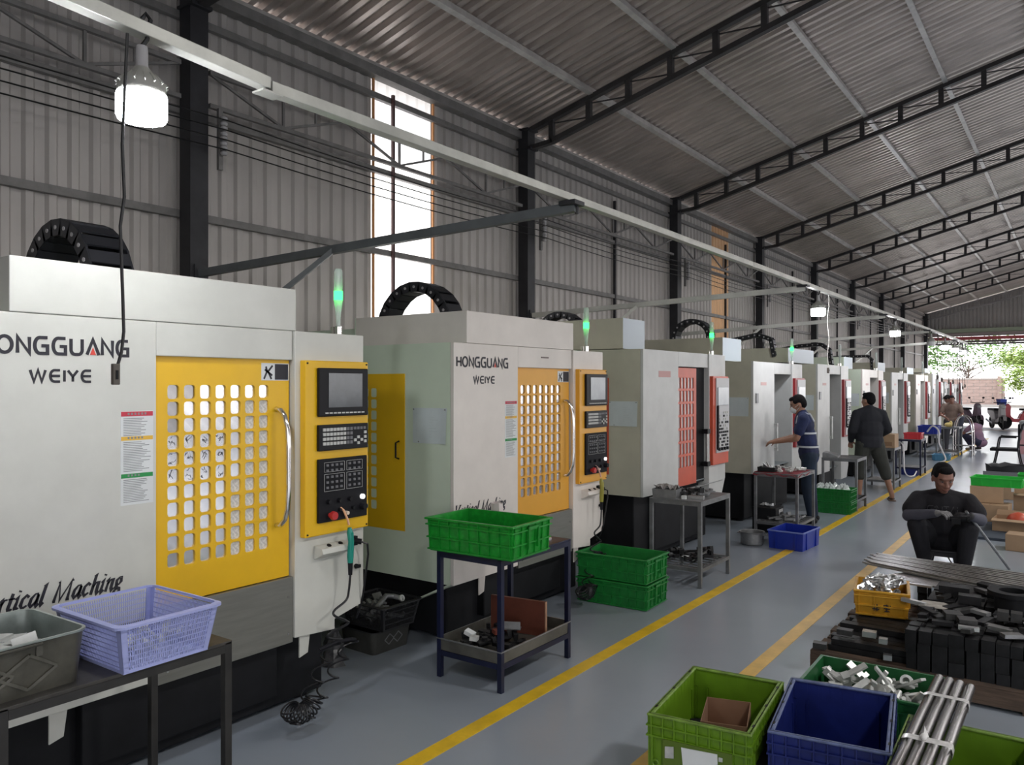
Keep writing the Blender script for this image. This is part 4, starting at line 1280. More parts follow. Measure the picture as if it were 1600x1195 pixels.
for cy, s in ((-.04, 1), (.09, 1)):
    D = [(cy - .085, .075), (cy, .130), (cy + .085, .075), (cy, .020), (cy - .085, .075)]
    for a, b in zip(D[:-1], D[1:]):
        m.bar((lerp(.188, .206, a[1] / .17), a[0], a[1]), (lerp(.188, .206, b[1] / .17), b[0], b[1]), .009, .009)
m.build('diamond_embossing', tin, tb)
m = MB().tube([(.20, -.07, .155), (.222, -.07, .162), (.222, .12, .162), (.20, .12, .155)], .0045, 8)
for a in (-.07, .12): m.box(.192, .204, a - .010, a + .010, .12, .165)
m.build('wire_handle', tin, tb)
pl = MB().box(-.075, .075, -.035, .035, -.004, .004).box(-.075, -.067, -.035, .035, .004, .03)
plm = pl.mesh('aluminium_bracket', G['part_white'])
for k, (x, y, z, a, b, c) in enumerate(((-2.80, .96, .868, .05, -.25, .3), (-2.92, 1.02, .87, -.12, .2, 1.3), (-2.83, 1.10, .862, .1, .1, 2.2), (-2.95, 1.16, .86, .2, -.1, .7), (-2.80, 1.19, .872, -.3, .3, 2.6), (-2.88, .88, .875, .1, .0, .1), (-2.76, 1.04, .878, 0, -.15, 1.9), (-2.90, 1.10, .893, .1, -.1, .4), (-2.98, .95, .89, .15, .1, 1.0), (-2.80, 1.02, .895, -.1, .12, .15))):
    o = obj('aluminium_bracket', plm, None, loc=(x, y, z), rot=(a, b, c))
    tag(o, 'flat silvery bracket lying in the oily zinc tray', 'bracket', 'brackets in the zinc tray')
scatter('bright', -3.0, -2.74, .84, 1.22, .775, .86, 30, 'small bright part lying in the oily zinc tray', 'parts in the zinc tray', seed=5, s=1.1)

# ================= second table with green crate
T = steel_table('work_table', 'dark blue two-tier table carrying a green ribbed crate', -3.10, -2.625, 3.555, 4.295, .75, blueleg, blueleg, .16, 'sheet')
trm = MB(); shell(trm, .47, .735, .07, .002, .003)
tt = trm.build('shelf_tray', mat('oily grey sheet tray', (.15, .145, .125), .4, metal=.5, var=.3), T, loc=(0, 0, .161))
ring_band(MB(), .235, .3675, .064, .071, .004, .002).build('tray_lip', G['steel'], tt)
ribbed_crate('bright green ribbed crate on the dark blue table', 'crate', -2.835, 3.715, .751, R(2), .60, .40, .195, gC, nribx=8, nriby=5)
o = thing('paper_bag', 'crumpled white and pink paper bag on the dark blue table behind the green crate', 'bag', (-3.0, 4.02, .75))
m = MB(); rr = random.Random(4); n = 7
vs = []
for j in range(5):
    for i in range(n):
        t = 2 * PI * i / n; q = (.07 - .007 * j) * rr.uniform(.75, 1.2)
        vs.append((q * math.cos(t), q * math.sin(t) * .6, .055 * j + rr.uniform(0, .02) * (j > 0)))
fs = [(j * n + i, j * n + (i + 1) % n, (j + 1) * n + (i + 1) % n, (j + 1) * n + i) for j in range(4) for i in range(n)]
m.add(vs, fs).build('bag_paper', mat('crumpled paper', (.70, .62, .60), .7, var=.1), o)
MB().box(-.03, .03, -.052, -.046, .09, .12).build('red_print', G['lab_red'], o)
o = thing('steel_disc', 'small bright steel disc near the right end of the dark blue table', 'disc', (-2.74, 4.20, .75))
MB().lathe([(0, 0), (.028, 0), (.028, .010), (.012, .010), (.012, .014), (0, .014)], 18).build('disc_body', G['bright'], o)
o = thing('plywood_offcut', 'reddish brown plywood board standing on the lower shelf of the dark blue table', 'board', (-2.88, 4.08, .168), R(8))
MB().box(-.19, .19, -.012, .008, 0, .215).build('board', G['plywood'], o); MB().box(.19, .196, -.013, .009, 0, .215).build('pale_edge', G['ply_edge'], o)
scatter('dark', -3.02, -2.70, 3.66, 4.02, .175, .215, 26, 'dark oily part in the tray under the dark blue table', 'dark parts in the lower tray', seed=8, s=1.5, flat=True)
for k, (x, y, c) in enumerate(((-2.98, 3.72, .2), (-2.86, 3.84, 1.1), (-2.9, 3.66, 2.0))):
    o = obj('cut_block', MB().box(-.03, .03, -.022, .022, -.012, .012).mesh('cut_block', G['paper'] if k == 0 else (mat('rusty red block', (.16, .035, .02), .6) if k == 1 else G['part_white'])), None, loc=(x, y, .235), rot=(.1, .35 if k == 0 else .1, c))
    tag(o, ['white block lying in the tray under the dark blue table', 'rusty red block in the tray under the dark blue table', 'small pale block in the tray under the dark blue table'][k], 'block')
o = thing('angle_piece', 'grey steel angle piece lying across the parts in the lower tray', 'bracket', (-2.84, 3.93, .235), .5)
MB().box(-.07, .07, -.03, -.024, 0, .05).box(-.07, .07, -.03, .03, 0, .006).build('angle', G['dull_steel'], o)

# ================= dark basket and tray on the floor behind machine one
bk = basket('black slotted basket heaped on a dark diamond embossed box between the first two machines', -3.775, 3.765, .148, R(-2), .44, .37, .165, blkp, flare=.03, px=.014, rows=4)
o, b_ = metal_tray('dark box with diamond embossing under the black basket', -3.80, 3.745, .0, R(-2), .35, .36, .147, mat('dark oily box', (.055, .055, .05), .5, metal=.3, var=.3), blkp, name='storage_box')
o['category'] = 'box'
m = MB()
for cy in (-.03, .045):
    D = [(cy - .04, .08), (cy, .115), (cy + .04, .08), (cy, .045), (cy - .04, .08)]
    for a, b in zip(D[:-1], D[1:]): m.bar((lerp(.150, .172, a[1] / .147), a[0], a[1]), (lerp(.150, .172, b[1] / .147), b[0], b[1]), .005, .005)
m.build('diamond_embossing', G['dull_steel'], b_)
o = thing('plastic_wrap', 'crumpled clear plastic film on the floor beside the dark box', 'plastic film', (-3.78, 3.36, 0))
m = MB(); rr = random.Random(2); n = 9; vs = []
for j in range(6):
    for i in range(n):
        t = 2 * PI * i / n; q = (.09 - .013 * j) * rr.uniform(.6, 1.3)
        vs.append((q * math.cos(t), q * math.sin(t), .04 * j + rr.uniform(0, .02) * (j > 0)))
m.add(vs, [(j * n + i, j * n + (i + 1) % n, (j + 1) * n + (i + 1) % n, (j + 1) * n + i) for j in range(5) for i in range(n)])
m.build('film', mat('cloudy film', (.09, .09, .095), .3, var=.6, vscale=20), o)
o = thing('tube_elbow', 'grey tube with a white ringed end sticking out of the black basket', 'tube', (-3.70, 3.74, .27))
MB().tube([(.02, -.14, .0), (-.0, -.06, .03), (-.02, .02, .065), (.0, .07, .055), (.05, .09, .045)], .017, 10).build('tube_wall', G['dull_steel'], o, smooth=True)
MB().lathe([(.022, 0), (.022, .012), (.012, .012), (.012, 0), (.022, 0)], 16, M=Matrix.Translation((.05, .09, .045)) @ Matrix.Rotation(R(70), 4, 'Y')).build('white_ring', G['part_white'], o)
scatter('dull', -3.90, -3.66, 3.65, 3.86, .165, .285, 22, 'dull metal part heaped in the black basket', 'parts in the black basket', seed=12, s=1.2)

# ================= coiled air hoses with guns on the machine fronts
def air_gun(Y0, dx, label, gun_mat, nozzle_mat):
    """hangs from the socket shelf; the coil rests on the floor"""
    gy = Y0 + 1.765; X = -3.20
    o = thing('air_gun', label, 'air gun', (X, gy, 0))
    MB().tube([(.0, -.01, .97), (-.005, -.015, 1.00), (-.02, -.03, 1.05), (-.05, -.045, 1.075)], .006, 8).build('nozzle_tube', nozzle_mat, o)
    MB().tube([(0, -.005, .955), (0, -.003, .93), (.004, .002, .88), (.0, .0, .80), (0, 0, .765)], .016, 10, radii=[.010, .017, .016, .018, .015]).box(-.004, .020, -.006, .006, .83, .93).build('gun_body', gun_mat, o, smooth=True)
    MB().cyl((0, 0, .765), (0, 0, .70), .014, .011, 12).build('coupling', G['matt_black'], o)
    pts = [(0, 0, .70), (.0, -.02, .63), (.005, -.015, .58)]
    # first loops of the straight part
    P = [(0, -.0, .70), (0, -.01, .62), (0, -.03, .57), (0, -.11, .535), (.01, -.12, .51), (.0, -.03, .46), (.0, -.02, .44), (-.02, -.13, .41), (-.03, -.12, .385), (-.02, -.04, .36)]
    MB().tube(smooth_path(P, 6), .0065, 7).build('upper_hose', G['cord'], o, smooth=True)
    # two strands of coil going down to the bunch
    base = Vector((.09, -.40, .06))
    def helix(p0, p1, turns, r, n=16):
        p0 = Vector(p0); p1 = Vector(p1); out = []
        for k in range(turns * n + 1):
            t = k / (turns * n); c = p0.lerp(p1, t); a = 2 * PI * turns * t
            out.append((c.x + r * math.cos(a), c.y + r * math.sin(a), c.z))
        return out
    MB().tube(helix((-.02, -.09, .36), base + Vector((.0, -.04, .02)), 4, .042), .0048, 6).build('coil_strand', G['cord'], o, smooth=True)
    MB().tube(helix((-.02, .03, .34), base + Vector((.0, .05, .02)), 4, .040), .0048, 6).build('coil_strand', G['cord'], o, smooth=True)
    MB().tube([(-.06, -.16, .33), (-.02, -.08, .355), (-.02, .02, .345), (-.03, .06, .33)], .011, 8).build('hose_tee', G['matt_black'], o)
    # bunch: tight coil with a bent axis lying on the floor
    out = []; turns = 11
    for k in range(turns * 14 + 1):
        t = k / (turns * 14); a = 2 * PI * turns * t
        ax = R(lerp(200, 340, t)); rad = .085
        c = base + Vector((0, rad * math.cos(ax), .055 + rad * (math.sin(ax) + .94)))
        rr_ = .046; u = Vector((0, math.cos(ax), math.sin(ax)))
        p = c + u * (rr_ * math.cos(a)) + Vector((1, 0, 0)) * (rr_ * math.sin(a))
        out.append((p.x, p.y, max(.006, p.z)))
    MB().tube(out, .0048, 6).build('coil_bunch', G['cord'], o, smooth=True)
    return o
def smooth_path(P, n):
    P = [Vector(p) for p in P]; out = []
    for i in range(len(P) - 1):
        a = P[max(i - 1, 0)]; b = P[i]; c = P[i + 1]; d = P[min(i + 2, len(P) - 1)]
        for k in range(n):
            t = k / n
            out.append(.5 * ((2 * b) + (c - a) * t + (2 * a - 5 * b + 4 * c - d) * t * t + (3 * b - a - 3 * c + d) * t ** 3))
    out.append(P[-1]); return out
teal = mat('teal green plastic', (.01, .26, .20), .4)
air_gun(1.20, 0, 'teal air gun with a black coiled hose hanging on the nearest machine', teal, mat('orange tip', (.75, .40, .22), .4))
air_gun(3.952, 0, 'green and yellow air gun with a coiled hose hanging on the second machine', mat('green yellow plastic', (.30, .28, .04), .4), mat('pink tip', (.7, .4, .35), .4))

# ================= stacked green crates by the second machine
ribbed_crate('green ribbed crate on the floor, lower of the two beside the steel work table', 'crate', -2.985, 5.67, 0, R(1.5), .60, .385, .195, gC2, 'green crates beside the steel work table', nribx=8, nriby=5)
ribbed_crate('open green ribbed crate, upper of the two beside the steel work table', 'crate', -2.985, 5.67, .197, R(1.0), .60, .385, .195, gC2, 'green crates beside the steel work table', nribx=8, nriby=5)

# ================= steel table three
steel_table('work_table', 'grey steel work table with a lower grille, in front of the red door', -3.09, -2.61, 6.375, 7.06, .735, greyleg, greytop, .165, 'grid', t=.032)
m = MB(); shell(m, .22, .15, .075, .004, .005)
o = thing('parts_box', 'small grey metal box holding crumpled rags at the rear corner of the steel table', 'box', (-2.98, 6.50, .735), .1)
m.build('box_body', G['dull_steel'], o)
rr = random.Random(6); m = MB(); n = 10; vs = []
for i in range(n):
    for j in range(7): vs.append((lerp(-.10, .10, i / 9), lerp(-.07, .07, j / 6), .065 + rr.uniform(0, .055)))
m.add(vs, [(i * 7 + j, (i + 1) * 7 + j, (i + 1) * 7 + j + 1, i * 7 + j + 1) for i in range(9) for j in range(6)])
o = thing('rag', 'crumpled pale rag lying in the small grey box', 'rag', (-2.98, 6.50, .735), .1)
m.build('cloth', mat('grey rag', (.34, .32, .31), .9), o)
scatter('dull', -3.0, -2.72, 6.6, 6.95, .748, .765, 18, 'dark grey fitting lying on the grey steel work table', 'fittings on the steel work table', seed=14, s=1.5, flat=True)
scatter('dark', -3.0, -2.75, 6.58, 6.95, .752, .775, 14, 'black fitting lying on the grey steel work table', 'black fittings on the steel work table', seed=15, s=1.6, flat=True)
o = thing('steel_block', 'long grey steel block near the front edge of the steel table', 'block', (-2.72, 6.53, .735), .2)
MB().box(-.07, .07, -.025, .025, 0, .028).build('block_body', G['steel'], o, bevel=.002)
o = thing('paper_cup', 'small white carton beside the grey box on the steel table', 'carton', (-2.80, 6.46, .735), .1)
MB().box(-.02, .02, -.015, .015, 0, .03).build('carton_body', G['paper'], o)
scatter('dark', -3.02, -2.70, 6.46, 6.98, .19, .22, 20, 'dark offcut on the lower grille of the steel table', 'offcuts on the lower grille', seed=16, s=1.9, flat=True)
o = thing('bent_plate', 'bent grey plate leaning on the lower grille of the steel table', 'plate', (-2.72, 6.62, .18), .3)
MB().prism([(-.06, 0), (.06, .09), (.06, .096), (-.066, .003)], -.04, .04, 'y').build('plate_body', G['steel'], o)
o = thing('paper_scrap', 'white paper scrap on the lower grille of the steel table', 'paper', (-2.86, 6.62, .205), .5)
MB().prism([(-.035, -.02), (.03, -.025), (.04, .01), (0, .03)], 0, .003, 'z').build('paper', G['paper'], o)

# ================= table three with red cloth, pot, blue box, bin
steel_table('work_table', 'grey steel table with a red cloth beside the man in the blue vest', -3.09, -2.59, 9.12, 9.82, .712, greyleg, greytop, .15, 'grid', t=.03)
o = thing('red_cloth', 'dark red cloth spread on the table beside the man in the blue vest', 'cloth', (-2.84, 9.45, .7122))
rr = random.Random(3); m = MB(); vs = []
for i in range(13):
    for j in range(13):
        u = lerp(-.26, .255, i / 12); v = lerp(-.345, .28, j / 12)
        hang = (j == 0 or i == 12)
        vs.append((u + (.004 if i == 12 else 0), v + (-.004 if j == 0 else 0), .003 + rr.uniform(0, .004) - (.025 + .012 * math.sin(i * 1.7 + j) if hang else 0)))
m.add(vs, [(i * 13 + j, (i + 1) * 13 + j, (i + 1) * 13 + j + 1, i * 13 + j + 1) for i in range(12) for j in range(12)])
c = m.build('cloth', mat('dark red cloth', (.19, .02, .03), .9, var=.2), o, smooth=True)
scatter('part_white', -3.0, -2.68, 9.2, 9.68, .728, .745, 20, 'pale part laid out on the red cloth', 'parts on the red cloth', seed=21, s=1.3, flat=True)
o = thing('parts_box', 'small dark box of bright parts on the near corner of the red cloth table', 'box', (-2.97, 9.24, .722), .05)
shell(MB(), .20, .14, .05, .003, .004).build('box_body', G['dark_steel'], o)
scatter('bright', -3.04, -2.90, 9.2, 9.28, .745, .79, 14, 'bright part heaped in the small dark box', 'parts in the small dark box', seed=22, s=.9)
o = thing('cooking_pot', 'dented aluminium pot on the floor between the steel table and the blue box', 'pot', (-2.90, 8.50, 0))
MB().lathe([(.0, 0), (.10, 0), (.118, .015), (.125, .13), (.135, .138), (.135, .142), (.121, .138), (.113, .02), (0, .012)], 28).build('pot_body', G['dull_steel'], o, smooth=True)
for s in (-1, 1): MB().tube([(s * .122, -.03, .115), (s * .155, -.02, .118), (s * .155, .02, .118), (s * .122, .03, .115)], .005, 6).build('handle', G['steel'], o)
def plain_box(label, x, y, z, rz, lx, ly, h, m_, rim_m=None, cat='crate', name='plastic_box', group=None, flare=.008, ribs=True):
    o = thing(name, label, cat, (x, y, z), rz, group)
    shell(MB(), lx, ly, h, .005, flare).build('box_body', m_, o)
    ring_band(MB(), lx / 2, ly / 2, h - .014, h, .008, .004).build('rim', rim_m or m_, o, bevel=.002)
    if ribs:
        m = MB()
        for s in (-1, 1):
            for k in (-.28, .28):
                m.box(lx * k - .008, lx * k + .008, s * (ly / 2 - flare), s * (ly / 2 + .005), .005, h - .012)
                m.box(s * (lx / 2 - flare), s * (lx / 2 + .005), ly * k - .008, ly * k + .008, .005, h - .012)
        m.build('ribs', m_, o)
    return o
plain_box('royal blue plastic box on the floor over the yellow line', -2.50, 8.66, 0, R(-4), .37, .50, .195, royal, mat('pale blue rim', (.16, .22, .55), .35))
o = thing('steel_canister', 'dark square steel canister standing behind the aluminium pot', 'canister', (-3.02, 9.42, 0))
MB().box(-.15, .13, -.13, .17, 0, .285).build('canister_body', G['cast'], o, bevel=.01)
MB().box(.131, .134, -.02, .13, .06, .26).build('bright_side', G['bright'], o); MB().box(.1345, .137, .0, .11, .19, .225).build('slot', G['black'], o)
scatter('bright', -3.1, -2.96, 9.34, 9.46, .30, .31, 5, 'bright scrap lying on the dark canister', 'scrap on the canister', seed=24, s=1.0, flat=True)
scatter('dull', -3.0, -2.66, 9.25, 9.7, .168, .19, 12, 'grey part on the lower grille of the red cloth table', 'parts under the red cloth table', seed=25, s=1.6, flat=True)
o = thing('steel_rod', 'bright steel rod lying along the lower grille of the red cloth table', 'rod', (-2.68, 9.5, .165))
MB().cyl((0, -.22, .0), (0, .22, .0), .011, n=12).build('rod_body', G['bright'], o)

# ================= table four with green crates of wrapped parts
steel_table('work_table', 'grey steel table beside the green crates of wrapped parts', -2.95, -2.48, 11.52, 12.10, .715, greyleg, greytop, .16, 'sheet', t=.032)
o = thing('keyboard_tray', 'curved grey machine guard resting on the table beside the green crates', 'guard', (-2.85, 11.64, .715), .1)
MB().prism([(-.10, 0), (.10, 0), (.10, .02), (.04, .055), (-.08, .075), (-.10, .07)], -.10, .14, 'y').build('guard_body', G['dull_steel'], o, bevel=.006)
ribbed_crate('green crate on the floor, lower of the two by the man in black', 'crate', -2.735, 11.32, 0, 0, .50, .34, .165, gC2, 'green crates by the man in black', nribx=12, nriby=6, handle=False)
ribbed_crate('green crate full of plastic wrapped parts, upper of the two by the man in black', 'crate', -2.735, 11.32, .167, 0, .50, .34, .165, gC2, 'green crates by the man in black', nribx=12, nriby=6, handle=False)
wrapm = mat('clear wrap over parts', (.55, .60, .58), .18, var=.3, vscale=25)
for k in range(14):
    rr = random.Random(k + 40)
    m = MB(); n = 7; vs = []
    for j in range(4):
        for i in range(n):
            t = 2 * PI * i / n; q = (.055 - .012 * j) * rr.uniform(.7, 1.2)
            vs.append((q * math.cos(t), q * math.sin(t), .022 * j + rr.uniform(-.004, .006)))
    vs.append((0, 0, .085 + (.03 if k == 4 else 0)))
    m.add(vs, [(j * n + i, j * n + (i + 1) % n, (j + 1) * n + (i + 1) % n, (j + 1) * n + i) for j in range(3) for i in range(n)] + [(3 * n + i, 3 * n + (i + 1) % n, 4 * n) for i in range(n)] + [tuple(range(n - 1, -1, -1))])
    o = m.build('wrapped_part', wrapm, None, loc=(-2.735 + (k % 5 - 2) * .085 + rr.uniform(-.01, .01), 11.32 + (k // 5 - 1) * .095, .295 + rr.uniform(0, .02)))
    tag(o, 'part wrapped in clear plastic, heaped in the upper green crate by the man in black', 'wrapped part', 'wrapped parts in the green crate')
# ================= tables five to eight
steel_table('work_table', 'grey steel table carrying a brown cardboard carton', -2.96, -2.49, 14.22, 14.80, .69, greyleg, greytop, .15, 'sheet', t=.03)
def carton(label, x, y, z, rz, lx, ly, h, open_=False, m_=None, label_pos=None, group=None):
    o = thing('cardboard_box', label, 'cardboard box', (x, y, z), rz, group)
    m_ = m_ or G['cardboard']
    if open_:
        shell(MB(), lx, ly, h, .005, 0).build('box_walls', m_, o)
        for s, ax in ((-1, 'y'), (1, 'y')):
            m = MB().add([(-lx / 2, s * ly / 2, h), (lx / 2, s * ly / 2, h), (lx / 2, s * (ly / 2 + .09), h + .05 * (1 if s > 0 else -.3)), (-lx / 2, s * (ly / 2 + .09), h + .05 * (1 if s > 0 else -.3)),
                          (-lx / 2, s * ly / 2, h + .004), (lx / 2, s * ly / 2, h + .004), (lx / 2, s * (ly / 2 + .09), h + .004 + .05 * (1 if s > 0 else -.3)), (-lx / 2, s * (ly / 2 + .09), h + .004 + .05 * (1 if s > 0 else -.3))],
                         [(0, 3, 2, 1), (4, 5, 6, 7), (0, 1, 5, 4), (1, 2, 6, 5), (2, 3, 7, 6), (3, 0, 4, 7)])
            m.build('flap', G['cardboard_in'] if s > 0 else m_, o)
    else:
        MB().box(-lx / 2, lx / 2, -ly / 2, ly / 2, 0, h).build('box_walls', m_, o, bevel=.003)
        MB().box(-.004, .004, -ly / 2 + .002, ly / 2 - .002, h, h + .001).build('top_seam', G['cardboard_in'], o)
    return o
cb = carton('brown cardboard carton on the steel table behind the man in black', -2.63, 14.40, .69, R(0), .28, .34, .225)
MB().box(-.10, .10, -.171, -.1702, .03, .10).build('printed_panel', mat('brown print', (.28, .17, .10), .8), cb)
steel_table('work_table', 'dark legged table carrying the red tray', -2.93, -2.475, 16.78, 17.36, .69, blueleg, greytop, .15, 'sheet', t=.03)
plain_box('red plastic tray on the dark legged table', -2.63, 16.95, .69, 0, .30, .34, .12, mat('red plastic', (.50, .03, .04), .4), name='plastic_tray', cat='tray')
plain_box('navy storage box on the floor under the table with the red tray', -2.70, 17.0, 0, 0, .34, .40, .13, navy)
steel_table('work_table', 'grey steel table carrying the long blue box', -3.22, -2.79, 21.2, 21.9, .56, greyleg, greytop, .12, 'sheet', t=.03)
plain_box('long blue plastic box on the steel table past the red tray', -2.99, 21.52, .56, 0, .42, .66, .19, royal)
steel_table('work_table', 'steel table with a yellow bag in front of the man in tan', -2.84, -2.41, 21.60 + .35, 22.55, .70, greyleg, greytop, .12, 'sheet', t=.03)
o = thing('plastic_bag', 'pale yellow bag on the table in front of the man in tan', 'bag', (-2.66, 22.1, .70))
MB().ell((0, 0, .05), (.09, .07, .06)).ell((.05, .02, .09), (.04, .04, .06)).build('bag_body', mat('yellow film', (.70, .55, .20), .5), o, smooth=True)
basket_b = plain_box('light blue basin on the floor under the far steel table', -2.62, 20.6, 0, 0, .34, .42, .14, mat('light blue plastic', (.10, .28, .45), .4), name='plastic_basin', cat='basin', flare=.03)
# hoses and flexible white pipes by the far tables
wh = mat('white flexible hose', (.75, .73, .76), .4)
o = thing('flexible_hose', 'thick white flexible hose arching beside the blue box', 'hose', (-2.62, 19.8, 0))
MB().tube(smooth_path([(-.25, .5, .66), (-.12, .35, .80), (.02, .2, .70), (.04, .1, .45), (.12, -.05, .28), (.2, -.15, .10), (.1, -.2, .03)], 6), .018, 8).build('hose_wall', wh, o, smooth=True)
o = thing('flexible_hose', 'white hose looped under the table with the red tray', 'hose', (-2.75, 16.4, 0))
MB().tube(smooth_path([(-.1, .5, .62), (.0, .2, .55), (.03, .05, .35), (.05, 0, .12), (.12, -.05, .03), (.2, .05, .03), (.22, .2, .1)], 6), .012, 8).build('hose_wall', wh, o, smooth=True)
o = thing('cart_frame', 'curved chrome tube trolley between the far table and the standing man', 'trolley', (-2.35, 22.3, 0))
for dy in (-.22, .22):
    MB().tube(smooth_path([(-.2, dy, 0), (-.2, dy, .5), (-.15, dy, .85), (0, dy, .98), (.15, dy, .85), (.2, dy, .5), (.2, dy, 0)], 6), .014, 8).build('hoop', G['chrome'], o, smooth=True)
for zz in (.25, .6): MB().tube([(-.2, -.22, zz), (-.2, .22, zz)], .01, 6).tube([(.2, -.22, zz), (.2, .22, zz)], .01, 6).build('cross_tube', G['chrome'], o)
MB().box(-.2, .2, -.22, .22, .24, .25).build('deck', G['dull_steel'], o)

# ================= pallet with steel stock, right foreground
pal = thing('pallet', 'weathered timber pallet carrying the dark steel stock', 'pallet', (-1.32, 4.90, 0))
for k in range(3):
    yy = [0.0, .72, 1.45][k]
    MB().box(0, 1.9, yy, yy + .09, .02, .115).build('bearer', G['wood'], pal)
for k in range(10):
    yy = k * .156
    MB().box(.0 + .01 * (k % 3), 1.9, yy, yy + .125, .115, .14).build('deck_board', G['wood'], pal, bevel=.003)
for k in range(6):
    MB().box(.05 + k * .34, .15 + k * .34, 0.0, 1.54, 0.0, .02).build('bottom_board', G['wood'], pal)
def stock(name, label, cat, group, c, d, rot=(0, 0, 0), m_=None, bev=.0015):
    k = tuple(round(v, 3) for v in d) + (m_.name if m_ else '',)
    if k not in STK: STK[k] = MB().box(-d[0] / 2, d[0] / 2, -d[1] / 2, d[1] / 2, -d[2] / 2, d[2] / 2).mesh(name, m_ or G['dark_steel'])
    o = obj(name, STK[k], None, loc=c, rot=rot); tag(o, label, cat, group); return o
STK = {}
G['pipe'] = mat('dark polished pipe', (.20, .185, .18), .24, metal=.9, var=.12, vscale=3, stretch=(1, .2, 1))
# long flat planks of steel at the left of the pallet, stepping back
for k in range(8):
    y = 4.99 + k * .078
    for l in range(2 + (k > 2)):
        stock('steel_plank', 'dark steel plank at the left of the pallet, %s stack from the front, %s layer' % (ORD[k], ['bottom', 'second', 'third'][l]), 'steel bar', 'steel planks on the pallet',
              (-.95 + .02 * math.sin(k * 3 + l) + .01 * k, y + .004 * l, .14 + .018 + l * .036), (.56, .07, .033), (0, 0, .01 * math.sin(k + l)))
# standing dark blocks
rr = random.Random(31); bx = -.80; ix = 0
while bx < .35:
    w = rr.choice([.058, .066, .078]); ix += 1
    for iy in range(8):
        y = 4.94 + iy * .088 + rr.uniform(-.006, .006)
        if y > 5.62: continue
        h = .225 + rr.uniform(-.03, .02) - .010 * iy
        if iy == 0:
            z = .14; q = 0
            hs = rr.choice([(.075, .08, .07), (.10, .12), (.06, .09, .065), (.15, .07)])
            for hh in hs:
                q += 1
                stock('steel_block', 'dark steel block, pallet front row, %s column, %s from the bottom' % (ORD[min(ix - 1, 13)], ORD[q - 1]), 'steel block', 'front row steel blocks on the pallet',
                      (bx + w / 2 + rr.uniform(-.004, .004), y - rr.uniform(0, .022), z + hh / 2), (w - .004, .082, hh - .001), (0, 0, rr.uniform(-.05, .05)))
                z += hh
        else:
            stock('steel_block', 'dark standing steel block on the pallet, %s column, %s row from the front' % (ORD[min(ix - 1, 13)], ORD[iy]), 'steel block', 'standing steel blocks on the pallet', (bx + w / 2, y, .14 + round(h, 2) / 2), (w - .003, .082, round(h, 2)), (0, 0, rr.uniform(-.03, .03)))
    bx += w + .003
# loose blocks on top and in front
loose = [  # x, y, z, lx, ly, lz, rz, label, mat
    (-1.27, 4.925, .155, .075, .055, .030, .15, 'pair of flat dark blocks at the left front corner of the pallet', 'dull'),
    (-1.15, 5.02, .232, .085, .055, .030, .05, 'flat dull block on the planks near the pallet corner', 'dull'),
    (-1.02, 5.05, .235, .075, .055, .032, .1, 'flat block with a bright top on the steel planks', 'bright'),
    (-.90, 4.93, .155, .045, .04, .03, .2, 'small bright topped block at the front edge of the pallet', 'bright'),
    (-.93, 4.97, .232, .045, .04, .03, .1, 'small bright cube on the planks by the standing blocks', 'bright'),
    (-.84, 5.42, .375, .15, .030, .022, -.35, 'bright edged bar lying across the blocks beside the yellow crate', 'bright'),
    (-.50, 4.97, .385, .10, .030, .020, .12, 'bright edged bar lying on top of the front blocks', 'bright'),
    (-.36, 5.05, .385, .115, .028, .02, -.25, 'pale angled bar right of the bright edged bar', 'steel'),
    (-.30, 4.96, .385, .10, .05, .02, .6, 'pale flat bar crossing the angled bar', 'steel'),
    (-.60, 5.17, .385, .09, .09, .035, .35, 'flat square block in the middle of the pile', 'dull'),
    (-.52, 5.08, .385, .09, .085, .035, .3, 'flat square block just in front of another in the middle of the pile', 'dull'),
    (-.36, 5.25, .40, .055, .07, .05, .05, 'left one of two upright blocks at the right of the pile', 'dull'),
    (-.295, 5.25, .40, .055, .07, .05, .05, 'right one of two upright blocks at the right of the pile', 'dull'),
    (-.48, 5.36, .385, .10, .045, .02, -.5, 'bright faced chip lying behind the square blocks', 'bright'),
    (-.42, 5.12, .38, .20, .03, .02, -.3, 'long thin bar slanting across the middle of the pile', 'steel'),
    (-.55, 5.52, .40, .12, .07, .05, .1, 'dark slab behind the square blocks', 'dark'),
    (-.66, 5.75, .385, .17, .09, .06, .1, 'thick dark slab right of the yellow crate', 'dark'),
    (-.40, 5.78, .39, .15, .08, .07, -.1, 'thick dark slab beside the black flange ring', 'dark'),
    (-.20, 5.18, .385, .12, .06, .03, .2, 'dark bar at the right edge of the pile', 'dark'),
]
MM = {'dull': G['dull_steel'], 'bright': G['bright'], 'steel': G['steel'], 'dark': G['dark_steel']}
dkd = mat('dull dark grey steel', (.05, .05, .05), .45, metal=.4, var=.3, vscale=15)
MM['dull'] = dkd
for (x, y, z, a, b, c, rz, lb, mm) in loose:
    o = stock('steel_block', lb, 'steel block', None, (x, y, z + c / 2), (a, b, c), (.02, .02, rz), MM[mm])
for k in range(54):
    x = rr.uniform(-.75, .2); y = rr.uniform(5.3, 6.2) if k < 34 else rr.uniform(4.98, 5.4)
    stock('steel_offcut', 'dark offcut scattered over the back of the steel pile', 'steel offcut', 'offcuts over the steel pile', (x, y, .375 + rr.uniform(0, .02)), (rr.choice([.08, .11, .14]), .05, .022), (rr.uniform(-.15, .15), rr.uniform(-.15, .15), rr.uniform(0, 3)), rr.choice([G['dark_steel'], dkd]))
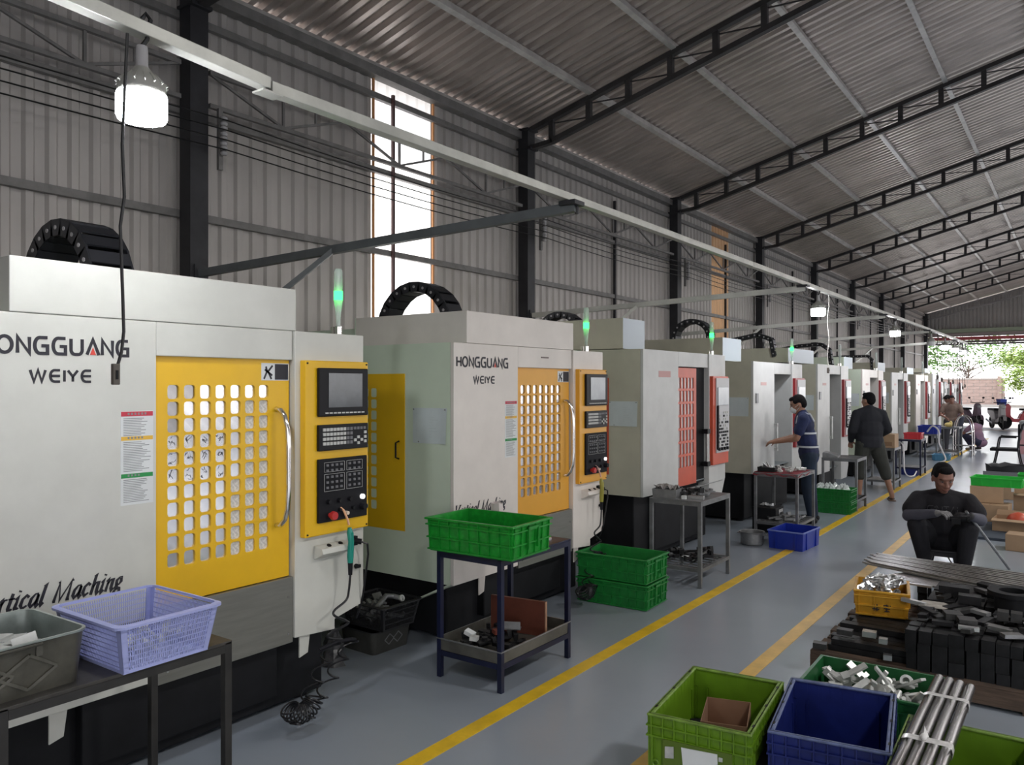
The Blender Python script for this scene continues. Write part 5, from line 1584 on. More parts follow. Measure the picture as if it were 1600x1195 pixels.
for k in range(14):       # second layer blocks at the back, so the bars have something to lie on
    stock('steel_block', 'dark steel block in the back rows of the pallet', 'steel block', 'back row steel blocks', (-.72 + (k % 7) * .16, 5.74 + (k // 7) * .30, .255), (.15, .26, .23), (0, 0, rr.uniform(-.02, .02)))
o = thing('paper_sheet', 'torn pale paper lying on the pile right of the yellow crate', 'paper', (-.72, 5.46, .378), .3)
MB().prism([(-.11, -.08), (.02, -.10), (.10, -.02), (.05, .06), (-.06, .09), (-.10, .03)], 0, .002, 'z').build('paper', mat('dirty paper', (.40, .37, .33), .8, var=.3, vscale=15), o)
fr = thing('flange_ring', 'thick black flange ring lying on the pile at the right edge', 'ring', (-.33, 5.58, .378))
MB().lathe([(.085, 0), (.10, 0), (.10, .09), (.135, .095), (.135, .12), (.075, .12), (.075, .02), (.085, 0)], 32).build('ring_body', G['cast'], fr, smooth=True)
# amber crate of bright parts
yc = ribbed_crate('amber yellow crate of bright parts on the steel planks', 'crate', -1.06, 5.62, .252, R(10), .30, .37, .165, amberp, nribx=3, nriby=3)
YC = yc
m = MB()
for p in ([(-.035, .075), (-.012, .075)], [(-.03, .085), (-.03, .05)], [(-.018, .085), (-.018, .05)], [(-.038, .06), (-.008, .06)], [(.008, .082), (.038, .082)], [(.022, .088), (.022, .05)], [(.010, .066), (.036, .066)], [(.012, .052), (.034, .052)]):
    m.bar((p[0][0] * 1.4, -.186, p[0][1] * 1.2 - .02), (p[1][0] * 1.4, -.186, p[1][1] * 1.2 - .02), .0055, .0055)
m.build('ink_characters', G['ink'], yc)
scatter('bright', -1.17, -.96, 5.50, 5.76, .37, .45, 60, 'bright turned part heaped in the amber crate', 'bright parts in the amber crate', seed=33, s=1.05)
for k in range(6):
    o = thing('steel_ring', 'curved bright strip tangled on top of the amber crate', 'steel strip', (-1.06 + .03 * math.sin(k * 2), 5.63 + .03 * math.cos(k * 3), .435 + .006 * k), k * .9, 'curved strips in the amber crate')
    MB().tube([(.085 * math.cos(t * .3), .06 * math.sin(t * .3), .01 * math.sin(t)) for t in range(0, 13)], .006, 6).build('strip', G['bright'], o)
# long flat bars
rr = random.Random(77)
for k in range(22):
    u = k / 21
    y0 = lerp(6.60, 6.98, u); x0 = -1.36 + .03 * math.sin(k * 2.1)
    ang = lerp(-.38, -.13, u)
    L = 2.1
    o = thing('flat_bar', 'long thin flat bar across the back of the pile, ' + ('%s from the near side' % ORD[k] if k < 11 else '%s from the far side' % ORD[21 - k]), 'steel bar', (x0, y0, .335 + .012 * (k % 2)), ang, 'long flat bars')
    MB().box(0, L, -.013, .013, 0, .010).build('bar_body', G['bar_steel'], o)
for k in range(7):
    o = thing('flat_bar', 'broad flat bar under the long bundle, %s from the amber crate' % ORD[k], 'steel bar', (-1.20 + .02 * k, 6.30 + k * .035, .315), -.26 - .015 * k, 'broad flat bars under the bundle')
    MB().box(0, 1.9, -.016, .016, 0, .012).build('bar_body', G['bar_steel'], o)
stand = thing('bar_trestle', 'low dark steel trestle under the ends of the long bars', 'trestle', (-.95, 6.62, 0), .1)
MB().box(-.03, .03, -.45, .40, .27, .313).build('cross_beam', G['dark_steel'], stand)
for yy in (-.4, .33): MB().box(-.03, .03, yy, yy + .05, 0, .27).build('leg', G['dark_steel'], stand)
o = thing('white_profile', 'short bright white profile lying below the long bars behind the amber crate', 'profile', (-1.2, 6.22, .315), -.12)
MB().box(0, .36, -.02, .02, 0, .012).build('profile_body', G['bright'], o)

# ================= foreground euro crates
def euro_crate(label, x, y, rz, lx, ly, h, m_, rim_m, pocket=False, ridge=True):
    o = thing('plastic_crate', label, 'crate', (x, y, 0), rz)
    A, B = lx / 2, ly / 2
    b_ = shell(MB(), lx - .016, ly - .016, h, .004, .012).build('crate_body', m_, o)
    ring_band(MB(), A, B, h - .010, h, .0, .024).build('rim', rim_m, o, bevel=.004)
    m = MB()
    for zz in (h - .045, h - .085):
        ring_band(m, A - .008, B - .008, zz - .003, zz + .003, .010, .002)
    ring_band(m, A - .018, B - .018, .01, .03, .010, .002)
    m.build('horizontal_ribs', m_, o)
    m = MB()
    for s in (-1, 1):
        for k in range(9):
            u = lerp(-A + .02, A - .02, k / 8)
            m.box(u - .003, u + .003, s * (B - .014), s * (B + .001), h - .085, h - .008)
        for k in range(13):
            u = lerp(-B + .02, B - .02, k / 12)
            m.box(s * (A - .014), s * (A + .001), u - .003, u + .003, h - .085, h - .008)
        for k in (-1, 1):
            for off in (0, .05):
                u = k * (A - .022 - off)
                m.box(u - .005, u + .005, s * (B - .022), s * (B - .001), .03, h - .085)
                u = k * (B - .022 - off)
                m.box(s * (A - .022), s * (A - .001), u - .005, u + .005, .03, h - .085)
    m.build('vertical_ribs', m_, o)
    m = MB()
    for s in (-1, 1):
        for k in (-.36, 0, .36):
            m.box(s * (A - .017), s * (A - .007), ly * k - .012, ly * k + .012, h, h + .0006)
    m.build('rim_slots', G['black'], o)
    return o
lc = euro_crate('lime green crate holding a small cardboard box, nearest the yellow line', -1.232, 3.20, R(6), .41, .62, .42, lime, lime_rim)
pk = MB().box(-.135, .135, -.318, -.312, .13, .335).build('label_pocket', mat('dark lime film pocket', (.10, .16, .02), .3), lc)
rr = random.Random(9)
poly = [(-.06, .32), (.08, .325), (.085, .20), (.06, .235), (.045, .17), (.02, .23), (-.01, .16), (-.03, .25), (-.05, .22)]
MB().prism([(a, b) for a, b in poly], -.322, -.319, 'y').build('torn_paper', G['paper'], pk)
MB().prism([(-.125, .31), (-.09, .315), (-.09, .27), (-.125, .265)], -.322, -.319, 'y').box(.085, .10, -.322, -.319, .30, .315).build('paper_scrap', G['part_white'], pk)
MB().tube([(-.165 + .012 * math.cos(t), -.316, .235 + .012 * math.sin(t)) for t in [k * .6 for k in range(11)]], .003, 6).build('embossed_circle', lime, lc)
euro_crate('empty navy blue crate between the two lime green crates', -.795, 3.315, R(8.5), .425, .62, .425, navy, navy_rim)
euro_crate('lime green crate under the bundle of steel pipes, at the lower right corner', -.335, 3.165, R(1.5), .43, .62, .42, lime, lime_rim)
gc = ribbed_crate('deep green crate of pale machined parts behind the navy crate', 'crate', -.82, 4.17, 0, R(1), .58, .42, .29, gDk, nribx=4, nriby=3)
scatter('part_white', -1.02, -.60, 4.02, 4.32, .18, .27, 46, 'pale machined part heaped in the deep green crate', 'pale parts in the deep green crate', seed=51, s=1.35)
for k, (x, y, z, a, b, c, L) in enumerate(((-.93, 4.20, .30, .3, -.5, .6, .16), (-.76, 4.16, .30, .2, .9, .3, .17), (-.68, 4.22, .29, .1, .55, 2.6, .2), (-1.0, 4.16, .285, .1, .2, -.5, .14), (-.86, 4.08, .29, .4, -.2, 1.2, .12))):
    o = obj('aluminium_bar', MB().box(-L / 2, L / 2, -.016, .016, -.006, .006).mesh('aluminium_bar', G['part_white']), None, loc=(x, y, z - .01), rot=(a, b, c))
    tag(o, 'short flat aluminium bar sticking out of the deep green crate', 'aluminium bar', 'bars in the deep green crate')
MB().box(-.28, .28, -.2, .2, 0, .16).build('filler', G['dull_steel'], None)
bpy.data.objects.remove(bpy.data.objects['filler'])
cbx = carton('small open cardboard box lying in the lime green crate', -1.185, 3.16, .262, R(16), .18, .26, .12, open_=False)
for c in list(cbx.children): bpy.data.objects.remove(c)
shell(MB(), .18, .26, .12, .003, 0).build('box_walls', mat('thin brown card', (.24, .13, .075), .8, var=.1), cbx)
o = thing('tool_roll', 'black tool roll lying at the bottom of the lime green crate', 'tool roll', (-1.27, 3.30, .22), .6)
MB().cyl((-.11, 0, .02), (.11, 0, .02), .024, n=12).cyl((-.11, .05, .02), (.11, .05, .02), .022, n=12).box(-.13, .13, -.05, .09, -.22, -.005).build('roll_body', G['cast'], o)
o = thing('parts_stack', 'dark packed stock filling the bottom of the lime green crate', 'packed stock', (-1.14, 3.2, .006), R(6))
MB().box(-.07, .14, -.25, .17, 0, .254).build('stack_body', G['cast'], o)
# bundle of pipes: each pipe a thing
for k in range(4):
    o = thing('steel_pipe', '%s of the four polished pipes strapped together over the lime green crate' % ['left most', 'second', 'third', 'right most'][k], 'pipe', (-.505 + .0405 * k, 2.2, .4425 - .004 * (k == 3)), 0, 'pipes of the strapped bundle')
    Lp = 1.70 - .012 * k
    MB().lathe([(.015, 0), (.0195, 0), (.0195, Lp - .002), (.0185, Lp), (.014, Lp), (.014, Lp - .06)], 22, M=Matrix.Rotation(R(-90), 4, 'X')).build('pipe_wall', G['pipe'], o, smooth=True)
def strap(y, label, w, knot):
    o = thing('plastic_strap', label, 'strap', (-.4445, y, .442))
    pts = [(u * .083 if abs(u) < 1 else u * .083, 0, v) for u, v in ((-1.0, 0.0), (-.96, .017), (-.75, .0225), (0, .0225), (.75, .0225), (.96, .017), (1.0, 0), (.96, -.017), (.75, -.0225), (-.75, -.0225), (-.96, -.017), (-1.0, 0))]
    m = MB(); rr = random.Random(int(y * 100)); n = len(pts); vs = []
    for (a, b, c) in pts:
        for q in (-w, -w * .3, w * .3, w): vs.append((a, q + .0, c * (1.03 + rr.uniform(0, .10))))
    m.add(vs, [(i * 4 + j, (i + 1) * 4 + j, (i + 1) * 4 + j + 1, i * 4 + j + 1) for i in range(n - 1) for j in range(3)])
    m.build('film_band', mat('clear cloudy film', (.62, .61, .60), .22, var=.2, vscale=40), o, smooth=True)
    if knot: MB().ell((-.01, .0, .032), (.012, .02, .012)).add([(-.012, 0, .03), (.005, .01, .03), (-.012, .03, .06)], [(0, 1, 2)]).build('knot', mat('film knot', (.70, .69, .68), .2), o, smooth=True)
strap(3.62, 'upper strap of clear film around the pipe bundle', .016, False)
strap(3.14, 'knotted lower strap of clear film around the pipe bundle', .022, True)

# ================= cardboard boxes, trays and tub at the right
b3 = carton('brown cardboard box with black characters, lowest and nearest at the right edge', -.36, 9.83, 0, R(-4), .56, .24, .17)
m = MB()
for p in ([(.0, .09), (.03, .09)], [(.015, .10), (.015, .06)], [(.0, .065), (.03, .065)], [(.05, .10), (.08, .07)], [(.05, .07), (.08, .10)], [(.13, .09), (.16, .09)], [(.13, .075), (.16, .075)], [(.145, .10), (.145, .06)]):
    m.bar((p[0][0], -.1205, p[0][1]), (p[1][0], -.1205, p[1][1]), .007, .003)
m.build('printed_characters', G['ink'], b3)
o = thing('floor_mat', 'dark blue grey mat on the floor under the cardboard boxes', 'mat', (-.55, 11.2, 0))
MB().box(-.42, .9, -.95, 1.0, 0, .03).build('mat_body', mat('blue grey mat', (.05, .065, .09), .7), o)
tb2 = carton('shallow open cardboard tray holding an orange red bundle', -.62, 10.95, .03, R(-3), .44, .34, .14, open_=True)
o = thing('orange_bundle', 'orange red plastic bundle in the shallow cardboard tray', 'bundle', (-.60, 11.0, .036))
MB().ell((0, 0, .10), (.12, .10, .10)).ell((.05, .03, .12), (.06, .06, .07)).build('bundle_body', mat('orange red film', (.62, .10, .05), .4, var=.2), o, smooth=True)
carton('cardboard box standing under the bright green tray, upper of two', -.98, 11.75, .245, R(3), .36, .34, .20)
carton('cardboard box on the mat, lower of two under the bright green tray', -.92, 11.62, .03, R(-3), .40, .36, .21)
carton('tall cardboard box with a raised flap behind the orange bundle', -.45, 12.1, .03, R(2), .52, .40, .32, open_=True)
bg = mat('vivid green plastic', (0.02, 0.50, 0.05), 0.4, var=.1)
plain_box('vivid green tray resting on the stacked cardboard boxes', -.86, 11.78, .448, R(-4), .56, .36, .11, bg, name='plastic_tray', cat='tray')
carton('cardboard box with a white label, behind the vivid green tray', -.72, 14.25, 0, R(0), .52, .36, .28)
q = carton('cardboard box with a raised flap right of the vivid green tray', -.30, 12.7, .0, R(15), .40, .36, .48, open_=True)
MB().box(-.86, -.62, 14.068, 14.0695, .12, .22).build('white_label', G['paper'], bpy.data.objects[[o.name for o in bpy.data.objects if o.get('label') == 'cardboard box with a white label, behind the vivid green tray'][0]], loc=(.72, -14.25, 0))
plain_box('second vivid green tray behind the white labelled box', -.55, 14.7, .28, R(0), .50, .34, .07, bg, name='plastic_tray', cat='tray')
o = thing('rubber_tub', 'large black rubber tub with a ragged rim below the black chair', 'tub', (-.95, 16.0, 0))
m = MB(); rr = random.Random(13); n = 26; prof = [(.34, 0), (.38, .12), (.40, .26), (.41, .36)]
vs = []
for j, (r_, z) in enumerate(prof):
    for i in range(n):
        t = 2 * PI * i / n; vs.append((r_ * math.cos(t), r_ * math.sin(t), z + (rr.uniform(-.02, .03) if j == 3 else 0)))
for j, (r_, z) in enumerate(((.39, .34), (.36, .1))):
    for i in range(n):
        t = 2 * PI * i / n; vs.append((r_ * math.cos(t), r_ * math.sin(t), z))
m.add(vs, [(j * n + i, j * n + (i + 1) % n, (j + 1) * n + (i + 1) % n, (j + 1) * n + i) for j in range(5) for i in range(n)] + [tuple(range(n - 1, -1, -1)), tuple(5 * n + k for k in range(n))])
m.build('tub_wall', mat('worn black rubber', (.03, .03, .035), .6, var=.2), o, smooth=True)
MB().box(-.41, .2, -.41, -.385, .20, .27).build('bare_band', mat('grey band', (.22, .22, .24), .5), o)
# stack of crates and chair in the distance
o = thing('office_chair', 'black tubular chair facing left, right of the aisle', 'chair', (-1.25, 18.9, 0))
MB().box(-.26, .22, -.22, .22, .40, .455).build('seat', G['matt_black'], o, bevel=.015)
MB().box(.22, .26, -.21, .21, .62, .95).build('backrest', G['matt_black'], o, bevel=.015)
for s in (-1, 1):
    MB().tube(smooth_path([(-.22, s * .23, 0), (-.14, s * .23, .42), (-.10, s * .23, .66), (-.04, s * .23, .68), (.20, s * .23, .68)], 4), .013, 8).build('front_leg', G['black'], o, smooth=True)
    MB().tube(smooth_path([(.30, s * .21, 0), (.22, s * .21, .42), (.24, s * .21, .70), (.30, s * .21, .95)], 4), .013, 8).build('rear_leg', G['black'], o, smooth=True)
pinkb = mat('pink printed carton', (.50, .26, .27), .6)
c1 = carton('large pinkish carton with a grey top behind the chair', -.85, 24.0, 0, 0, .9, .8, .60, m_=pinkb)
MB().box(-.43, .43, -.402, -.4, .20, .24).build('printed_line', G['ink'], c1)
carton('grey carton stacked on the large pinkish carton', -.85, 24.0, .60, 0, .85, .75, .22, m_=G['dull_steel'])
# steel rod held by the crouching man is built with him
# ================================================================== PEOPLE
skin_m = mat('tan skin', (.33, .17, .11), .5, var=.06, vscale=12)
skin_b = mat('ruddy brown skin', (.26, .125, .09), .5, var=.08, vscale=12)
hair_m = mat('black hair', (.008, .007, .008), .8, bump=.5, bscale=220, spec=.15)
eye_w = mat('eye white', (.30, .27, .25), .5, spec=.2)

def V3(*a): return Vector(a)
class Fig(MB):
    def limb(s, p0, p1, r0, r1, n=14):
        s.cyl(p0, p1, r0, r1, n); s.ell(p0, (r0,) * 3, nu=n, nv=8); s.ell(p1, (r1,) * 3, nu=n, nv=8); return s
    def chain(s, pts, rs, n=14):
        for i in range(len(pts) - 1): s.limb(pts[i], pts[i + 1], rs[i], rs[i + 1], n)
        return s
    def skin(s, name, m_, parent, voxel=.012, smooth=4, regions=None):
        me = s.mesh(name + '_raw', m_)
        t = bpy.data.objects.new(name + '_raw', me); COL.objects.link(t)
        r = t.modifiers.new('r', 'REMESH'); r.mode = 'VOXEL'; r.voxel_size = voxel; r.use_smooth_shade = True
        if smooth:
            q = t.modifiers.new('s', 'SMOOTH'); q.factor = .5; q.iterations = smooth
        dg = bpy.context.evaluated_depsgraph_get()
        out = bpy.data.meshes.new_from_object(t.evaluated_get(dg))
        out.name = name
        bpy.data.objects.remove(t); bpy.data.meshes.remove(me)
        out.materials.clear(); out.materials.append(m_)
        out.polygons.foreach_set('use_smooth', [True] * len(out.polygons))
        return obj(name, out, parent)

def headbasis(fwd, up=(0, 0, 1)):
    f = Vector(fwd).normalized(); l = Vector(up).cross(f).normalized(); u = f.cross(l)
    return Matrix((f, l, u)).transposed()       # columns: forward, left, up
def head_prims(F, c, B, s=1.0):
    c = Vector(c); P = lambda f, l, u: c + B @ Vector((f * s, l * s, u * s))
    F.ell(P(-.008, 0, .022), (.096 * s, .076 * s, .098 * s), B)
    F.ell(P(.022, 0, -.045), (.066 * s, .060 * s, .066 * s), B)
    F.ell(P(.052, 0, -.092), (.030 * s, .032 * s, .024 * s), B)
    F.ell(P(.040, .034, -.022), (.040 * s, .030 * s, .034 * s), B).ell(P(.040, -.034, -.022), (.040 * s, .030 * s, .034 * s), B)
    F.limb(P(.084, 0, .012), P(.104, 0, -.030), .008 * s, .013 * s, 10)
    F.ell(P(.096, .012, -.034), (.011 * s,) * 3, B, 8, 6).ell(P(.096, -.012, -.034), (.011 * s,) * 3, B, 8, 6)
    F.ell(P(.080, 0, -.062), (.016 * s, .024 * s, .007 * s), B, 10, 6).ell(P(.078, 0, -.074), (.016 * s, .020 * s, .007 * s), B, 10, 6)
    F.ell(P(.080, 0, .030), (.012 * s, .045 * s, .010 * s), B, 12, 6)
    for q in (1, -1): F.ell(P(-.008, q * .078, -.012), (.020 * s, .009 * s, .032 * s), B, 10, 6)
def hair_prims(F, c, B, s=1.0, fringe=True, top=.0):
    c = Vector(c); P = lambda f, l, u: c + B @ Vector((f * s, l * s, u * s))
    F.ell(P(-.022, 0, .040 + top), (.091 * s, .081 * s, .088 * s), B)
    F.ell(P(-.052, 0, .008), (.062 * s, .076 * s, .080 * s), B)
    if fringe:
        F.ell(P(.040, 0, .086 + top), (.044 * s, .058 * s, .030 * s), B)
        F.ell(P(.01, .058, .045), (.04 * s, .024 * s, .035 * s), B).ell(P(.01, -.058, .045), (.04 * s, .024 * s, .035 * s), B)
def face_bits(par, c, B, s=1.0, mouth=True, eyes_down=True):
    c = Vector(c); P = lambda f, l, u: c + B @ Vector((f * s, l * s, u * s))
    m = MB()
    for q in (1, -1): m.ell(P(.0735, q * .031, .004), (.010 * s, .013 * s, .0045 * s), B, 10, 6)
    m.build('eyes', eye_w, par, smooth=True)
    m = MB()
    for q in (1, -1): m.ell(P(.0800, q * .031, .0025), (.0050 * s, .0075 * s, .0045 * s), B, 8, 6)
    m.build('irises', G['ink'], par, smooth=True)
    m = MB()
    for q in (1, -1): m.tube([P(.080, q * .012, .020), P(.083, q * .030, .026), P(.066, q * .052, .018)], .0036 * s, 6)
    for q in (1, -1): m.tube([P(.080, q * .018, .010), P(.083, q * .031, .0125), P(.072, q * .046, .007)], .0018 * s, 5)
    m.build('eyebrows', hair_m, par, smooth=True)
    if mouth:
        MB().tube([P(.083, .024, -.069), P(.0955, .008, -.0675), P(.0955, -.008, -.0675), P(.083, -.024, -.069)], .0022 * s, 6).build('mouth', mat('lip line', (.16, .05, .045), .5), par, smooth=True)
def hand_prims(F, w, d, palm_n, s=1.0, curl=.6, thumb=1, spread=.35):
    """w wrist, d direction of the hand, palm_n normal out of the palm"""
    w = Vector(w); d = Vector(d).normalized(); n = Vector(palm_n); n = (n - d * n.dot(d)).normalized(); a = d.cross(n)
    F.limb(w, w + d * .02 * s, .024 * s, .026 * s, 10)
    F.ell(w + d * .050 * s, (.046 * s, .038 * s, .016 * s), Matrix((d, a, n)).transposed(), 12, 8)
    for k, L in enumerate((.066, .075, .070, .054)):
        off = (k - 1.5) * .0205 * s
        b = w + d * .078 * s + a * off; q = [b]; ang = .15
        for seg in (.45, .32, .23):
            ang += curl * (.55 + .25 * (seg < .4)); dd = (d * math.cos(ang) + n * math.sin(ang) + a * ((k - 1.5) * spread * .12)).normalized()
            q.append(q[-1] + dd * L * seg * s)
        F.chain(q, [.0098 * s, .0092 * s, .0085 * s, .0072 * s], 9)
    b = w + d * .022 * s + a * (-thumb * .030 * s)
    q = [b, b + (d * .6 - a * thumb * .75 + n * .35).normalized() * .036 * s, ]
    q.append(q[-1] + (d * .85 - a * thumb * .25 + n * .5).normalized() * .030 * s)
    q.append(q[-1] + (d * .8 + n * .7).normalized() * .022 * s)
    F.chain(q, [.014 * s, .0115 * s, .010 * s, .0085 * s], 9)

def person(label, loc, yaw, J, look, scale=1.0, shirt=None, sleeves='short', trousers=None, leg_to='ankle', skin=skin_m, hair=True, voxel=.014, shoes=None, bulk=1.0,
           headscale=1.0, hands=True, body_extra=None, shirt_long=.0, fringe=True, loose=0.0, thigh=1.0, belly=0.0, hem=None):
    o = thing('person', label, 'person', loc, yaw)
    o.scale = (scale,) * 3
    g = {k: Vector(v) for k, v in J.items()}
    k = bulk
    B = headbasis(look)
    chest = (g['shL'] + g['shR']) / 2; pel = (g['hipL'] + g['hipR']) / 2
    mid = chest.lerp(pel, .5)
    ax = (chest - pel).normalized(); lat = (g['shL'] - g['shR']).normalized(); fw = lat.cross(ax).normalized()
    T = Matrix((fw, lat, ax)).transposed()
    def torso(F, e):
        F.ell(chest.lerp(pel, .13), (.105 * k + e, .165 * k + e, .15 + e), T)
        F.ell(mid, (.100 * k + e, .140 * k + e, .17 + e), T)
        F.ell(pel + ax * .03, (.110 * k + e, .155 * k + e, .13 + e), T)
        F.limb(g['shL'], g['shR'], .055 * k + e, .055 * k + e)
        F.limb(chest - ax * .02, g['neck'], .075 + e, .055 + e * .5)
        for s_ in ('shL', 'shR'): F.limb(g['neck'] - ax * .02, g[s_].lerp(g['neck'], .25) , .050 + e * .6, .050 + e)
    F = Fig(); torso(F, -.006)
    F.limb(g['neck'], g['head'] - B @ Vector((.015, 0, .07 * headscale)), .055, .052)
    head_prims(F, g['head'], B, headscale)
    for s in ('L', 'R'):
        F.chain([g['sh' + s], g['el' + s], g['wr' + s]], [.048 * k, .038 * k, .026])
        F.limb(g['el' + s].lerp(g['wr' + s], .25), g['el' + s].lerp(g['wr' + s], .3), .040, .038)
        F.chain([g['hip' + s], g['kn' + s], g['an' + s]], [.082 * k, .054, .036])
        F.limb(g['kn' + s].lerp(g['an' + s], .28), g['kn' + s].lerp(g['an' + s], .34), .055, .052)
        F.limb(g['an' + s] + V3(0, 0, -.02), g['toe' + s], .034, .024)
        if hands:
            dd = g['wr' + s] - g['el' + s]
            hand_prims(F, g['wr' + s], dd, g.get('pn' + s, V3(0, 0, -1)), 1.0, .5, 1 if s == 'L' else -1)
    if body_extra: body_extra(F, g)
    F.skin('body', skin, o, voxel, 3)
    if shirt:
        F = Fig(); torso(F, .012 + loose * .15)
        if loose: F.ell(mid - ax * .02, (.118 * k + loose, .158 * k + loose, .24), T).ell(pel + ax * .02, (.118 * k + loose, .165 * k + loose, .16 if hem is None else .26), T)
        if belly: F.ell(mid - ax * .05 + fw * belly, (.12, .17, .15), T)
        if shirt_long: F.ell(pel - ax * shirt_long, (.115 * k + .014, .160 * k + .014, .11), T)
        for s in ('L', 'R'):
            if sleeves == 'short': F.chain([g['sh' + s], g['sh' + s].lerp(g['el' + s], .62)], [.064 * k + loose * .3, .062 * k + loose * .8])
            else: F.chain([g['sh' + s], g['el' + s], g['el' + s].lerp(g['wr' + s], .93)], [.062 * k + loose * .25, .052 * k + loose * .35, .038 + loose * .3])
        so = F.skin('shirt', shirt, o, voxel, 3)
        if hem is not None:
            import bmesh
            bm = bmesh.new(); bm.from_mesh(so.data)
            bmesh.ops.delete(bm, geom=[v_ for v_ in bm.verts if v_.co.z < hem and abs(v_.co.y) < .21 and v_.co.x < .14], context='VERTS')
            bm.to_mesh(so.data); bm.free()
    if trousers:
        F = Fig()
        F.ell(pel + ax * .01, (.115 * k + .010, .162 * k + .008, .12), T)
        for s in ('L', 'R'):
            if leg_to == 'ankle': F.chain([g['hip' + s], g['kn' + s], g['kn' + s].lerp(g['an' + s], .95)], [.098 * k * thigh, .070 * thigh, .052 * thigh])
            else: F.chain([g['hip' + s], g['kn' + s], g['kn' + s].lerp(g['an' + s], .25)], [.104 * k * thigh, .082 * thigh, .074 * thigh])
        F.skin('trousers', trousers, o, voxel, 3)
    if hair:
        F = Fig(); hair_prims(F, g['head'], B, headscale, fringe)
        F.skin('hair', hair_m, o, min(voxel, .008), 2)
    if shoes:
        for s in ('L', 'R'):
            a = g['an' + s]; t = g['toe' + s]; F = Fig()
            F.chain([V3(a.x, a.y, a.z - .035) - (t - a).normalized() * .03, t + V3(0, 0, .004)], [.040, .036])
            F.skin('shoe', shoes, o, .010, 2)
    return o, g, B

# ---- the man in the blue vest
navy_sh = mat('navy work shirt', (.012, .022, .085), .8, var=.25, vscale=9)
navy_tr = mat('dark teal blue trousers', (.010, .022, .045), .85, var=.2)
J = dict(hipL=(0, .09, .84), hipR=(0, -.09, .84), knL=(.03, .11, .45), knR=(-.02, -.11, .45), anL=(-.03, .12, .07), anR=(-.06, -.12, .07), toeL=(.12, .14, .03), toeR=(.09, -.15, .03),
         shL=(.07, .18, 1.30), shR=(.07, -.18, 1.30), neck=(.085, 0, 1.375), head=(.135, 0, 1.478), elL=(.15, .22, 1.06), elR=(.16, -.22, 1.06), wrL=(.40, .14, 1.01), wrR=(.40, -.13, 1.01))
p, g, B = person('young man in navy reflective vest and white mask working at an open machine', (-2.78, 10.28, 0), R(196), J, (.82, .05, -.30), shirt=navy_sh, trousers=navy_tr, shoes=G['black'], voxel=.011, loose=.006)
face_bits(p, g['head'], B, 1, mouth=False)
F = Fig(); c = g['head']; P = lambda f, l, u: c + B @ Vector((f, l, u))
F.ell(P(.060, 0, -.045), (.052, .058, .052), B); F.skin('face_mask', mat('white face mask', (.72, .73, .74), .8), p, .006, 2)
MB().tube([P(.05, .058, -.02), P(.0, .082, .0)], .0022, 5).tube([P(.05, -.058, -.02), P(.0, -.082, .0)], .0022, 5).tube([P(.05, .056, -.07), P(-.005, .083, -.03)], .0022, 5).tube([P(.05, -.056, -.07), P(-.005, -.083, -.03)], .0022, 5).build('mask_straps', G['paper'], p)
refl = mat('reflective tape', (.55, .58, .62), .4)
vest = mat('navy vest cloth', (.010, .016, .060), .75)
F = Fig()
chest = V3(.07, 0, 1.30); pel = V3(0, 0, .84); ax = (chest - pel).normalized(); T = Matrix((ax.cross(V3(0, 1, 0)) * -1, V3(0, 1, 0), ax)).transposed()
F.ell(chest.lerp(pel, .16), (.122, .176, .155), T).ell(chest.lerp(pel, .5), (.121, .163, .17), T).ell(chest.lerp(pel, .9), (.127, .175, .14), T)
for s in (1, -1): F.limb((.07, s * .08, 1.33), (.07, s * .13, 1.30), .062, .062)
v = F.skin('vest', vest, p, .011, 3)
def hoop(z0, rx, ry, name='reflective_stripe', w=.022):
    m = MB(); n = 40; vs = []
    cc = pel.lerp(chest, (z0 - .84) / .46)
    for i in range(n):
        t = 2 * PI * i / n
        for dz, rr_ in ((-w / 2, 1.0), (w / 2, 1.0), (w / 2, .97), (-w / 2, .97)): vs.append((cc.x + rx * rr_ * math.cos(t), ry * rr_ * math.sin(t), z0 + dz))
    m.add(vs, [(i * 4 + k, ((i + 1) % n) * 4 + k, ((i + 1) % n) * 4 + (k + 1) % 4, i * 4 + (k + 1) % 4) for i in range(n) for k in range(4)])
    return m.build(name, refl, v, smooth=True)
hoop(1.125, .129, .174); hoop(.955, .133, .182)
for s in (1, -1):
    MB().tube([(.155, s * .105, 1.24), (.14, s * .10, 1.33), (.07, s * .10, 1.378), (-.01, s * .10, 1.36), (-.055, s * .11, 1.27)], .011, 6).build('shoulder_stripe', refl, v, smooth=True)

# ---- the man in black, seen from behind
blk = mat('black jersey', (.011, .012, .018), .85, var=.2)
dkg = mat('dark olive grey shorts', (.035, .037, .032), .85, var=.2)
J = dict(hipL=(0, .09, .84), hipR=(0, -.09, .84), knL=(.04, .13, .46), knR=(-.02, -.20, .47), anL=(.02, .15, .08), anR=(-.06, -.30, .08), toeL=(.16, .17, .03), toeR=(.10, -.34, .03),
         shL=(.02, .185, 1.285), shR=(.02, -.185, 1.285), neck=(.02, 0, 1.385), head=(.045, .01, 1.495), elL=(.00, .26, 1.04), elR=(.02, -.27, 1.06), wrL=(.16, .22, .88), wrR=(.20, -.16, .92))
p, g, B = person('man in a black long sleeved top and calf length shorts seen from behind', (-2.58, 12.80, 0), R(122), J, (.80, .50, .02), shirt=blk, sleeves='long', trousers=dkg, leg_to='calf', voxel=.012, bulk=1.08, loose=.026, thigh=1.08, hem=.79)
